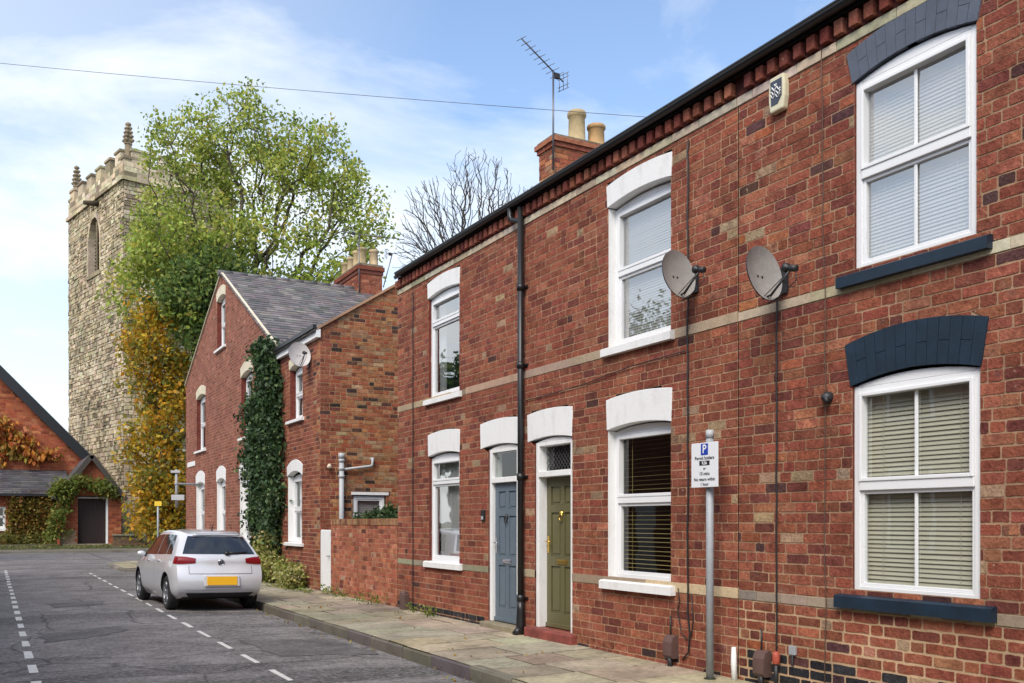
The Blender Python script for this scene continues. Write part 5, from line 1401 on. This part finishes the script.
grid(mb, bott, I, K, TRIM, True, False)
body = mb.build('body', car)
bm = bmesh.new(); bm.from_mesh(body.data); bmesh.ops.remove_doubles(bm, verts=bm.verts, dist=.0015); bmesh.ops.recalc_face_normals(bm, faces=bm.faces); bm.to_mesh(body.data); bm.free()
cut = MB(); WS = (.70, 3.24); WR = .315
for s in WS:
    for sg_ in (-1, 1): cut.lathe(W3(sg_ * .56, s, WR + .02), (sg_, 0, 0), [(0, 0), (.365, 0), (.365, .5), (0, .5)], TRIM, 36, smooth=False)
co = cut.build('arch_cutter', car)
bm = bmesh.new(); bm.from_mesh(co.data); bmesh.ops.remove_doubles(bm, verts=bm.verts, dist=.0005); bmesh.ops.recalc_face_normals(bm, faces=bm.faces); bm.to_mesh(co.data); bm.free()
md = body.modifiers.new('arches', 'BOOLEAN'); md.operation = 'DIFFERENCE'; md.object = co; md.solver = 'EXACT'
try: md.material_mode = 'TRANSFER'
except Exception: pass
bpy.context.view_layer.update()
dg = bpy.context.evaluated_depsgraph_get(); nm = bpy.data.meshes.new_from_object(body.evaluated_get(dg), depsgraph=dg)
body.modifiers.clear(); body.data = nm; nm.set_sharp_from_angle(angle=math.radians(35))
bpy.data.objects.remove(co)
def off(fn, d):                                                            # push a patch off the body along its normal
    def g_(a, b_):
        e = .01; p = fn(a, b_); u = fn(a + e, b_) - fn(a - e, b_); v = fn(a, b_ + e) - fn(a, b_ - e); n = u.cross(v)
        n = n.normalized() if n.length > 1e-9 else Vector((0, -1, 0))
        c_ = W3(0, 2, .8)
        return p + n * (d if n.dot(p - c_) > 0 else -d)
    return g_
def patch(name, fn, a, b_, m_, d=.004, flip=False, parent=None):
    q = MB(); grid(q, off(fn, d), a, b_, m_, flip); return q.build(name, car, parent)
rw = patch('rear_window', rear, li(4.14, 5.0, 8), li(-.93, .93, 14), CGL, .005)
q = MB(); g_ = off(rear, .028); q.tube([g_(4.16, .18), g_(4.17, .40), g_(4.20, .74)], [.024, .018, .009], TRIM); q.lathe(g_(4.14, .16), (0, -1, .3), [(.0, -.02), (.045, -.02), (.04, .02), (0, .03)], TRIM, 12); q.build('wiper', car, rw)
for sg_ in (-1, 1):
    q = MB(); ks = li(.60, 1.0, 6) if sg_ > 0 else li(-1.0, -.60, 6)
    ro_ = off(rear, .010)
    def lamp_(j, k): t_ = (1 - abs(k)) / .4; m_ = 3.52; return ro_(m_ + (j - m_) * (1 - .35 * t_ ** 2), k)
    grid(q, lamp_, li(3.1, 3.98, 6), ks, REDL); fn = lambda i, j, s_=sg_: side(i, j, s_)
    grid(q, off(fn, .010), li(0, .7, 6), li(3.12, 3.98, 6), REDL, sg_ < 0); q.build('tail_light', car)
    q = MB(); fn = lambda i, j, s_=sg_: side(i, j, s_)
    for a, b_ in ((1.62, 2.06), (2.14, 3.22), (3.30, 5.35)):
        o_ = off(fn, .004); I2, J2 = li(0, 1, 8), li(0, 1, 6)
        def gw_(x, y, a=a, b_=b_):
            lo_a, lo_b = a, b_
            if a < 1.7: lo_a = a - .30 + .32 * y
            i = lo_a + (lo_b - lo_a) * x
            return o_(i, 4.10 + .80 * y)
        grid(q, gw_, I2, J2, CGL, sg_ < 0)
    q.build('side_window', car)
    q = MB(); fn = off(lambda i, j, s_=sg_: side(i, j, s_), .012)
    for i0 in (2.55, 4.0): q.tube([fn(i0, 3.35), fn(i0 + .1, 3.37), fn(i0 + .3, 3.36)], [.012, .016, .012], PAINT)
    q.build('door_handle', car)
    q = MB(); lf = off(lambda i, j, s_=sg_: side(i, j, s_), .0025)
    for i0 in (2.02, 3.27, 5.2):                                          # shut lines
        js = li(.35, 4.05, 12)
        for a, b_ in zip(js, js[1:]): q.face([lf(i0, a), lf(i0 + .012, a), lf(i0 + .012, b_), lf(i0, b_)], TRIM)
    q.build('shut_lines', car)
    mi = MB(); c_ = W3(sg_ * .93, 2.62, .98); mi.tube([W3(sg_ * .80, 2.66, .94), W3(sg_ * .90, 2.64, .97)], .028, TRIM)
    n_ = 10
    for a in range(n_):
        for b_ in range(n_):
            def sp(x, y):
                th, ph = math.pi * x / n_, 2 * math.pi * y / n_; return c_ + Vector((.085 * math.sin(th) * math.cos(ph), .055 * math.sin(th) * math.sin(ph), .058 * math.cos(th)))
            mi.face([sp(a, b_), sp(a + 1, b_), sp(a + 1, b_ + 1), sp(a, b_ + 1)], PAINT, smooth=True)
    mm_ = mi.build('door_mirror', car)
bp = patch('bumper_insert', rear, li(.05, .78, 5), li(-.86, .86, 14), TRIM, .006)
q = MB(); g_ = off(rear, .012)
for k0, k1 in ((-.86, .86),): 
    ks = li(k0, k1, 14)
    for a, b_ in zip(ks, ks[1:]): q.face([g_(1.18, a), g_(1.18, b_), g_(1.30, b_), g_(1.30, a)], PAINT, smooth=True)
q.build('bumper_crease', car)
q = MB(); g_ = off(rear, .003)
for j0, a, b_ in ((2.35, -.74, .74),):
    ks = li(a, b_, 14)
    for x, y in zip(ks, ks[1:]): q.face([g_(j0, x), g_(j0, y), g_(j0 + .03, y), g_(j0 + .03, x)], TRIM)
for k0 in (-.745, .735):
    js = li(2.35, 2.95, 4)
    for x, y in zip(js, js[1:]): q.face([g_(x, k0), g_(x, k0 + .01), g_(y, k0 + .01), g_(y, k0)], TRIM)
q.build('tailgate_seam', car)
q = MB(); p0 = rear(1.85, 0); f_ = Fr(p0 + Vector((0, -.022, 0)), (1, 0, 0), (0, .12, 1), (0, -1, .12)); q.box(f_, -.27, .27, -.078, .078, -.01, .006, PLATE); q.build('number_plate', car, bevel=.003)
q = MB(); f_ = Fr(p0 + Vector((0, -.014, 0)), (1, 0, 0), (0, .12, 1), (0, -1, .12)); q.box(f_, -.32, .32, -.10, .10, -.02, .003, PAINT); q.build('plate_recess', car, bevel=.02)
# round maker's badge: a ring holding two stacked letter strokes
p0 = rear(3.33, 0); u_ = (rear(3.4, 0) - rear(3.26, 0)).normalized(); f_ = Fr(p0, (1, 0, 0), u_, Vector((1, 0, 0)).cross(u_)); q = MB()
q.lathe(f_.P(0, 0, 0), f_.N, [(0, .002), (.045, .002), (.05, .010), (.058, .013), (.062, .006), (.062, 0)], CHR, 24); q.lathe(f_.P(0, 0, 0), f_.N, [(0, .006), (.046, .006)], TRIM, 24)
for pts in ([(-.022, .042), (0, .004), (.022, .042)], [(-.038, .018), (-.02, -.034), (0, -.002), (.02, -.034), (.038, .018)]): q.tube([f_.P(u, v, .010) for u, v in pts], .005, CHR, k=6)
q.build('badge', car)
for s in WS:
    for sg_ in (-1, 1):
        q = MB(); o_ = W3(sg_ * .64, s, WR)
        q.lathe(o_, (sg_, 0, 0), [(.20, 0), (.28, 0), (.305, .015), (.315, .04), (.315, .16), (.305, .185), (.28, .20), (.222, .205), (.215, .19), (.20, .0)], RUB, 36)
        w_ = q.build('wheel', car)
        r_ = MB(); r_.lathe(o_, (sg_, 0, 0), [(.218, .185), (.222, .198), (.205, .200), (.198, .18), (.195, .06)], ALLOY, 36); r_.lathe(o_, (sg_, 0, 0), [(0, .10), (.20, .10)], TRIM, 24)
        r_.lathe(o_, (sg_, 0, 0), [(.055, .10), (.055, .18), (.045, .19), (0, .192)], ALLOY, 20)
        e2 = Vector((0, 1, 0)); e3 = Vector((0, 0, 1)); ax = Vector((sg_, 0, 0))
        for k in range(5):
            for dd in (-.16, .16):
                t = 2 * math.pi * k / 5 + .3; r0 = o_ + (e2 * math.cos(t + dd * .6) + e3 * math.sin(t + dd * .6)) * .04 + ax * .178; r1 = o_ + (e2 * math.cos(t + dd) + e3 * math.sin(t + dd)) * .205 + ax * .186
                r_.tube([r0, r1], [.016, .013], ALLOY, k=6)
        r_.build('rim', car, w_)
q = MB(); q.tube([topp(.9, 0), topp(.9, 0) + Vector((0, -.10, .17))], [.012, .004], TRIM); q.build('aerial', car)
q = MB(); g_ = off(topp, .006); grid(q, g_, li(.02, .25, 3), li(-.9, .9, 12), PAINT); 
q.tube([W3(x, .36 + .04 * abs(x), 1.40 - .02 * abs(x)) for x in li(-.45, .45, 10)], .018, PAINT); q.build('spoiler', car)
car.rotation_euler = (0, math.radians(1.3), math.radians(3.2))

# ---------------------------------------------------------------- things on the terrace front
DISH = mat('dish_grey', (.30, .285, .265), .55, var=.22, vscale=7); DARK = mat('dark_plastic', (.02, .02, .022), .5)
def dish(label, cpos, F_, dia, wall_u, wall_z, wall_n=0.0, mcol=DISH, group='satellite dishes on house fronts'):
    c_ = Vector(cpos); F_ = Vector(F_).normalized(); root = thing('satellite_dish', label, 'satellite dish', (X0, wall_u, wall_z), group)
    rt = F_.cross(Vector((0, 0, 1))).normalized(); up = rt.cross(F_)
    q = MB(); R_ = dia / 2; n, k = 7, 32; dp = dia * .13
    def pt(r_, t, o_=0): return c_ + (rt * math.cos(t) * .95 + up * math.sin(t) * 1.06) * r_ * R_ + F_ * (dp * (r_ * r_ - 1) + o_)
    for a in range(n):
        for b_ in range(k):
            r0, r1, t0, t1 = a / n, (a + 1) / n, 2 * math.pi * b_ / k, 2 * math.pi * (b_ + 1) / k
            q.face([pt(r0, t0), pt(r1, t0), pt(r1, t1), pt(r0, t1)], mcol, smooth=True); q.face([pt(r0, t0, -.012), pt(r0, t1, -.012), pt(r1, t1, -.012), pt(r1, t0, -.012)], mcol, smooth=True)
    for b_ in range(k):
        t0, t1 = 2 * math.pi * b_ / k, 2 * math.pi * (b_ + 1) / k
        q.face([pt(1, t0), pt(1, t0, -.012), pt(1, t1, -.012), pt(1, t1)], DARK, smooth=True)
    for u, v in ((-.12, -.05), (.12, -.05)): q.lathe(c_ + rt * u * R_ + up * v * R_ - F_ * dp, F_, [(.012, 0), (.012, .006), (0, .008)], DARK, 8)
    q.build('reflector', root)
    q = MB(); bot = c_ - up * R_ * .92 - F_ * .01; tip = c_ + F_ * dia * .60 - up * R_ * .32
    q.tube([bot - F_ * .05, bot + F_ * .04, tip], .010, DARK); q.tube([bot + rt * .04, tip], .004, DARK); q.tube([bot - rt * .04, tip], .004, DARK); q.build('arm', root)
    q = MB(); back = (c_ + up * .06 - tip).normalized(); q.lathe(tip - back * .05, back, [(0, 0), (.03, 0), (.03, .06), (.02, .07), (.02, .09), (.04, .10), (.042, .13), (0, .135)], DARK, 14); q.build('receiver', root)
    q = MB(); bk_ = c_ - F_ * (dp + .03)
    q.tube([bk_, Vector((bk_.x + .12, bk_.y + .02, bk_.z)), Vector((X0 - .03, wall_u, wall_z))], .018, DARK); q.box(TF, wall_u - .06, wall_u + .06, wall_z - .12, wall_z + .12, .006, .03, DARK); q.build('bracket', root)
    q = MB()
    q.tube([tip - back * .04, tip - back * .05 - Vector((0, 0, .10)), (bot + tip) / 2 - Vector((0, 0, .12)), bot - Vector((0, 0, .06)), Vector((X0 - .02, wall_u, wall_z - .15))], .005, DARK, k=5); q.build('lead', root)
    return root
FD = (.10, -.97, .18)
dish('grey satellite dish overlapping the upper window of the middle house', (6.02, 7.52, 3.97), FD, .47, 7.62, 3.95)
dish('darker grey satellite dish beside the vertical brick joint, nearer the navy windows', (5.98, 6.28, 3.69), FD, .475, 6.38, 3.68)
DW = mat('dish_white', (.55, .53, .52), .5, var=.1)
dish('pale satellite dish high on the corner house front', (6.02, 20.86, 5.22), (.08, -.97, .2), .54, 21.1, 5.1, mcol=DW)

def cable(name, label, pts, r_, m_=black_plastic, clips=True, grp=None):
    q = MB(); n = len(pts); q.tube([TF.P(u, z, .016 + r_) for u, z in pts], r_, m_, k=6)
    o_ = q.build(name, loc=TF.P(pts[0][0], pts[0][1], 0)); return tag(o_, label, 'cable', grp)
def wobble(u, z0, z1, n=14, a=.012): return [(u + random.gauss(0, a), z0 + (z1 - z0) * i / n) for i in range(n + 1)]
cable('wall_cable', 'black cable down the brickwork right of the middle house windows', [(7.70, 5.42), (7.72, 5.30)] + wobble(7.71, 5.2, .55, 16, .006) + [(7.68, .35), (7.70, .15), (7.80, .06)], .010)
cable('wall_cable', 'thin cable looping beside the thicker one, left of the parking sign', wobble(7.86, .80, .45, 5, .012) + [(7.82, .35), (7.74, .28), (7.66, .32), (7.63, .5), (7.66, .75)], .006)
cable('wall_cable', 'black cable running down from the dish nearest the navy windows', wobble(6.45, 3.62, .18, 16, .004), .009)
cable('wall_cable', 'thin brown cable from the eaves past the alarm box to the ground', wobble(5.90, 5.58, 3.6, 8, .012) + wobble(5.88, 3.5, .0, 14, .006), .005, mat('brown_cable', (.09, .05, .035), .7))
q = MB(); q.lathe(TF.P(5.85, 2.56, 0), TF.N, [(.05, 0), (.05, .04), (.03, .07), (0, .08)], DARK, 12); q.tube([TF.P(5.85, 2.58, .05), TF.P(5.81, 2.51, .07)], .02, DARK)
tag(q.build('wall_anchor', loc=TF.P(5.85, 2.56, 0)), 'small dark iron fitting on brickwork left of the lower navy arch', 'wall fitting')
cable('wall_cable', 'thin cable slanting along the brickwork above the lower middle window', [(11.1, 3.12), (10.4, 3.13), (9.6, 3.16), (9.2, 3.2), (8.6, 3.24), (7.75, 3.26)], .006)
cable('wall_cable', 'thin dark cable down the far end of the terrace front', wobble(15.0, 5.40, .0, 16, .006), .008)
# burglar alarm box
al_ = thing('alarm_box', 'cream burglar alarm box with dark panel high under the eaves', 'alarm box', TF.P(6.45, 5.4, 0))
q = MB(); cx_, z0, z1 = 6.41, 5.22, 5.54
CRM = mat('alarm_cream', (.62, .57, .40), .45)
out_ = [(cx_ - .08, z0), (cx_ + .08, z0), (cx_ + .10, z0 + .11), (cx_ + .10, z1 - .10), (cx_ + .085, z1), (cx_ - .085, z1), (cx_ - .10, z1 - .10), (cx_ - .10, z0 + .11)]
q.prism(TF, out_, .0, .07, CRM); q.build('case', al_, bevel=.015)
q = MB(); pn_ = [(cx_ - .07, z0 + .12), (cx_ - .02, z0 + .06), (cx_ + .06, z0 + .06), (cx_ + .07, z1 - .04), (cx_ - .07, z1 - .04)]
q.prism(TF, pn_, .071, .074, mat('alarm_panel', (.035, .045, .07), .4)); pnl = q.build('panel', al_)
q = MB()
for k, zz in enumerate((.0, -.035, -.065)):
    q.tube([TF.P(cx_ + .06 - .12 * i / 8, z0 + .20 + zz + .018 * math.sin(i * 1.6 + k) - .02 * (i / 8 - .5), .077) for i in range(9)], .006 - .001 * k, white_paint, k=5)
q.tube([TF.P(cx_ - .01, z1 - .075, .077), TF.P(cx_ + .0, z1 - .10, .077), TF.P(cx_ + .015, z1 - .075, .077)], .005, white_paint, k=5); q.build('lettering', al_, pnl)

# parking sign
def text_obj(body, size, f_, u, v, n, m_, root, parent, name='lettering', bold=0.0):
    cu = bpy.data.curves.new(name, 'FONT'); cu.body = body; cu.size = size; cu.align_x = 'CENTER'; cu.align_y = 'CENTER'; cu.offset = bold; cu.extrude = .0006; cu.resolution_u = 3
    tmp = bpy.data.objects.new('tmp', cu); COL.objects.link(tmp); bpy.context.view_layer.update()
    dg_ = bpy.context.evaluated_depsgraph_get(); me = bpy.data.meshes.new_from_object(tmp.evaluated_get(dg_)); bpy.data.objects.remove(tmp)
    o0 = root.location
    for vv in me.vertices: vv.co = f_.P(u - vv.co.x, v + vv.co.y, n + vv.co.z) - o0
    me.flip_normals(); me.materials.clear(); me.materials.append(m_); ob = bpy.data.objects.new(name, me); COL.objects.link(ob); ob.parent = parent; return ob
sp_ = thing('parking_sign', 'white residents parking sign with blue P on galvanised post', 'parking sign', (6.09, 7.14, -.035))
q = MB(); q.tube([(6.09, 7.14, -.05), (6.09, 7.14, 2.30)], .037, grey_metal, k=18); q.tube([(6.09, 7.14, 2.30), (6.09, 7.14, 2.38)], [.041, .038], grey_plastic, k=18); q.tube([(6.09, 7.14, -.04), (6.09, 7.14, -.02)], .06, flag_bed, k=14); q.build('post', sp_)
SF = Fr((6.02, 7.12, 0), (0, 1, 0), (0, 0, 1), (-1, 0, 0)); s0, s1, sz0, sz1 = -.185, .205, 1.825, 2.255
q = MB(); q.box(SF, s0, s1, sz0, sz1, 0, .006, mat('sign_white', (.74, .75, .77), .4)); pl_ = q.build('sign_plate', sp_, bevel=.002)
q = MB(); 
for z in (1.92, 2.16): q.box(SF, -.09, .09, z, z + .035, -.07, -.002, grey_metal)
q.build('clamp', sp_)
BLU = mat('sign_blue', (.012, .05, .36), .4); BLK = mat('sign_black', (.01, .01, .012), .5); cxs = (s0 + s1) / 2
q = MB(); q.box(SF, cxs - .052, cxs + .052, 2.135, 2.245, .0062, .0075, BLU); bl_ = q.build('blue_panel', sp_, pl_)
text_obj('P', .115, SF, cxs, 2.19, .0085, mat('sign_letter_white', (.8, .8, .8), .4), sp_, pl_, bold=.002)
text_obj('Permit holders', .047, SF, cxs, 2.105, .0070, BLK, sp_, pl_, bold=.0008)
q = MB(); q.box(SF, cxs - .075, cxs + .075, 2.035, 2.080, .0062, .0072, BLK); q.build('zone_panel', sp_, pl_)
text_obj('R36', .045, SF, cxs, 2.057, .0080, mat('sign_letter_white', (.8, .8, .8), .4), sp_, pl_, bold=.0006)
text_obj('or', .040, SF, cxs, 2.005, .0070, BLK, sp_, pl_, bold=.0006)
text_obj('10 mins', .048, SF, cxs, 1.955, .0070, BLK, sp_, pl_, bold=.0008)
text_obj('No return within', .044, SF, cxs, 1.900, .0070, BLK, sp_, pl_, bold=.0008)
text_obj('1 hour', .044, SF, cxs, 1.853, .0070, BLK, sp_, pl_, bold=.0008)

# gas pipe covers and stubs at the wall foot
COV = mat('brown_cover', (.115, .065, .055), .6, var=.25, vscale=8)
def cover(u, label, s=1.0):
    t_ = thing('pipe_cover', label, 'pipe cover', TF.P(u, 0, 0), 'brown pipe covers at the wall foot')
    q = MB(); w_ = .072 * s; pr2 = [(0, .06), (.08, .06), (.10, .09), (.10, .23), (.08, .28), (.04, .30), (0, .30)]
    A_ = [TF.P(u - w_, z, n) for n, z in pr2]; B_ = [TF.P(u + w_, z, n) for n, z in pr2]
    q.face(A_, COV); q.face(B_[::-1], COV)
    for i in range(len(pr2)): j = (i + 1) % len(pr2); q.face([A_[j], A_[i], B_[i], B_[j]], COV)
    q.build('cover', t_, bevel=.012, recalc=True)
    q = MB(); q.tube([TF.P(u, .08, .06), TF.P(u, -.05, .06)], .028, DARK); q.tube([TF.P(u + .03, .28, .03), TF.P(u + .04, .5, .02)], .009, DARK, k=6); q.build('pipe', t_)
cover(7.96, 'brown pipe cover on the wall under the middle house window'); cover(6.61, 'brown pipe cover on the wall below the dish cable, nearest the camera')
q = MB(); q.tube([TF.P(6.96, -.05, .07), TF.P(6.97, .15, .07), TF.P(6.975, .29, .065)], [.028, .03, .022], white_paint); tag(q.build('waste_pipe_stub', loc=TF.P(6.96, 0, .09)), 'short white plastic pipe beside the foot of the parking sign', 'pipe')
t_ = thing('pipe_cover', 'narrow rusty brown pipe cover at the far corner of the terrace', 'pipe cover', TF.P(15.3, 0, 0), 'brown pipe covers at the wall foot')
q = MB(); q.box(TF, 15.20, 15.40, -.05, .24, .0, .11, COV); q.tube([TF.P(15.22, .24, .055), TF.P(15.38, .24, .055)], .054, COV, k=12); q.build('cover', t_, bevel=.012)
q = MB(); q.box(TF, 6.22, 6.30, .30, .38, .003, .03, grey_metal); q.tube([TF.P(6.26, .30, .02), TF.P(6.26, .2, .02)], .012, DARK); tag(q.build('junction_box', loc=TF.P(6.28, .3, 0), bevel=.006), 'small grey junction box low on the wall, right of the dish cable', 'junction box')

q = MB(); q.lathe(TF.P(6.43, .20, .05), (0, 0, 1), [(.03, 0), (.036, .02), (.036, .08), (.025, .11), (0, .115)], mat('red_cap', (.38, .07, .04), .6, var=.3, vscale=20), 12); q.tube([TF.P(6.43, .21, .05), TF.P(6.43, -.05, .05)], .02, DARK); tag(q.build('pipe_stub', loc=TF.P(6.43, 0, .05)), 'short pipe stub with faded red cap at the foot of the dish cable', 'pipe')
# aerials
ALU = mat('aerial_metal', (.16, .16, .17), .4, metal=.8)
def aerial(label, foot, top, bdir, blen, n, els, tip_up=.0):
    t_ = thing('tv_aerial', label, 'aerial', foot, 'television aerials on chimneys'); foot, top = Vector(foot), Vector(top); b_ = Vector(bdir).normalized()
    q = MB(); q.tube([foot, top], .018, ALU); q.build('mast', t_)
    q = MB(); a0 = top - b_ * blen * .25; a1 = top + b_ * blen * .75; q.tube([a0, a1], .013, ALU); s_ = b_.cross(Vector((0, 0, 1))).normalized()
    for i in range(n):
        p = a0 + (a1 - a0) * (.16 + .84 * i / (n - 1)); L_ = els * (1 - .35 * i / n); q.tube([p - s_ * L_, p + s_ * L_], .006, ALU, k=5)
    for dz in (-.14, -.07, .07, .14): q.tube([a0 - s_ * .14 + Vector((0, 0, dz)), a0 + s_ * .14 + Vector((0, 0, dz))], .006, ALU, k=5)
    for s2 in (-.1, 0, .1): q.tube([a0 + s_ * s2 - Vector((0, 0, .15)), a0 + s_ * s2 + Vector((0, 0, .15))], .006, ALU, k=5)
    dp_ = a0 + (a1 - a0) * .16; q.box(XYZ, dp_.x - .05, dp_.x + .05, dp_.y - .03, dp_.y + .03, dp_.z - .06, dp_.z + .03, DARK); q.build('boom', t_)
aerial('tall television aerial on the near terrace chimney', (8.98, 14.84, 7.9), (8.98, 14.84, 9.70), (-.86, -.22, .36), 1.15, 9, .17)
aerial('television aerial on the corner house chimney mast', (10.60, 29.85, 8.8), (10.60, 29.85, 10.95), (.85, -.45, -.12), 2.0, 10, .24)
aerial('small slanting aerial right of the corner house chimney', (11.46, 29.88, 9.3), (11.75, 29.8, 10.45), (.7, -.6, .02), .9, 5, .2)

# overhead wire and its pole over the street
pole = thing('telegraph_pole', 'wooden telegraph pole across the street holding the overhead wire', 'telegraph pole', (-3.1, 16.7, -.05))
q = MB(); q.tube([(-3.1, 16.7, -.05), (-3.1, 16.7, 8.4)], [.14, .10], bark_m, k=14); q.build('pole', pole); q = MB(); q.lathe((-3.1, 16.7, 8.4), (0, 0, 1), [(.10, 0), (.10, .02), (0, .06)], DARK, 12); q.build('cap', pole)
a_, b_ = Vector((X0 - .08, 8.14, 5.80)), Vector((-3.1, 16.7, 8.22)); q = MB()
q.tube([a_ + (b_ - a_) * t - Vector((0, 0, .22 * t * (1 - t))) for t in li(0, 1, 20)], .003, mat('wire_grey', (.06, .06, .065), .6), k=5, cap=False); tag(q.build('overhead_wire', loc=a_), 'thin black telephone wire crossing the sky to the terrace eaves', 'wire')

# weeds, moss and fallen leaves along the walls and kerb
WEED = [(3, (.12, .19, .035)), (3, (.20, .24, .05)), (1, (.30, .28, .07))]
pts = [(X0 - .1 - abs(random.gauss(0, .12)), random.uniform(15.9, 19.6), random.uniform(-.02, .10)) for _ in range(34)] + [(X0 - .06 - abs(random.gauss(0, .06)), random.gauss(14.4, .4), random.uniform(-.02, .06)) for _ in range(14)] + \
      [(X0 - .45 + random.gauss(0, .12), random.uniform(19.8, 22.5), -.02) for _ in range(30)]
o = leaves('weeds', None, pts, 14, .05, .05, WEED, leaf_m, loc=(6, 15, 0)); tag(o, None, None, kind='stuff')
FL = [(3, (.38, .26, .06)), (2, (.28, .16, .05)), (2, (.20, .12, .05)), (2, (.34, .33, .08))]
P2 = []
for _ in range(120):
    if random.random() < .7: x, z = KX - abs(random.gauss(.03, .10)), None
    else: x, z = random.uniform(KX + .2, X0 - .1), -.02
    P2.append((x, random.uniform(6, 30), (road_z(min(x, KX)) + .012) if z is None else -.056 + .0137 * (x - KX) + .02))
o = leaves('fallen_leaves', None, P2, 3, .06, .045, FL, leaf_m, loc=(5, 15, 0), squash=(1, 1, .02)); tag(o, None, None, kind='stuff')

# ---------------------------------------------------------------- the other side of the street: seen only in the window glass
ob_r = mat('opposite_brick', (.24, .08, .055), .9, var=.35, vscale=1.2, bump=.3)
XO = -3.4
for i, (y0, y1, lb) in enumerate([(-6, 0, 'brick house across the street behind the camera'), (0.02, 5.5, 'brick house across the street beside the camera'), (5.52, 11, 'brick house across the street facing the navy windows'), (11.02, 17, 'brick house across the street facing the olive door'), (17.02, 23, 'brick house across the street opposite the white gate'), (23.02, 29, 'brick house across the street opposite the ivy')]):
    t_ = thing('facing_house', lb, 'house', (XO, (y0 + y1) / 2, -.05), 'houses facing the terrace')
    q = MB(); q.box(XYZ, XO - 6.4, XO, y0, y1, -.05, 5.6, ob_r); q.build('wall', t_)
    q = MB(); q.prism(Fr((0, y1, 0), (1, 0, 0), (0, 0, 1), (0, -1, 0)), [(XO + .2, 5.62), (XO - 3.2, 7.65), (XO - 6.6, 5.62)], 0, y1 - y0, slate_m, (.10, .085, .075)); q.build('roof', t_)
    for yy in (y0 + 1.3,):
        for z0, z1 in ((.9, 2.6), (3.5, 5.1)):
            q = MB(); q.box(XYZ, XO, XO + .03, yy, yy + 1.1, z0, z1, white_upvc); W = q.build('window', t_); q = MB(); q.box(XYZ, XO + .03, XO + .04, yy + .08, yy + 1.02, z0 + .08, z1 - .08, CGL); q.build('pane', t_, W)
    q = MB(); q.box(XYZ, XO, XO + .03, y1 - 1.6, y1 - .7, 0, 2.1, white_paint); q.build('door', t_)
rt = (-7.5, 43.0)
t_ = thing('broadleaf_tree', 'green tree at the far end of the opposite houses, mirrored in the glass', 'tree', (rt[0], rt[1], 0))
tips = blob_points([((rt[0], rt[1], 7.2), (3.4, 3.4, 2.2)), ((rt[0] - 1.6, rt[1], 8.2), (2.0, 2.0, 1.8)), ((rt[0] + 1.2, rt[1], 5.5), (2.6, 2.6, 1.8))], 260)
nodes, par = grow([(rt[0], rt[1], z) for z in (0, 2, 4)], tips, .4); wood('trunk', t_, nodes, par, .02, .28, bark_m); leaves('crown', t_, nodes[3:], 40, .45, .32, DKG)
gt_ = (-13.5, 35.5); t_ = thing('broadleaf_tree', 'thin tree behind the opposite roofs, mirrored in the upper windows', 'tree', (gt_[0], gt_[1], 0))
tips = blob_points([((gt_[0], gt_[1] + 1, 9.6), (3.2, 3.6, 2.4)), ((gt_[0] + 1, gt_[1] - 3.5, 9.2), (2.2, 3.0, 1.9))], 240)
nodes, par = grow([(gt_[0], gt_[1], z) for z in (0, 3, 5)], tips, .6); wood('trunk', t_, nodes, par, .015, .2, bark_m); leaves('crown', t_, nodes[3:], 9, .4, .26, DKG)
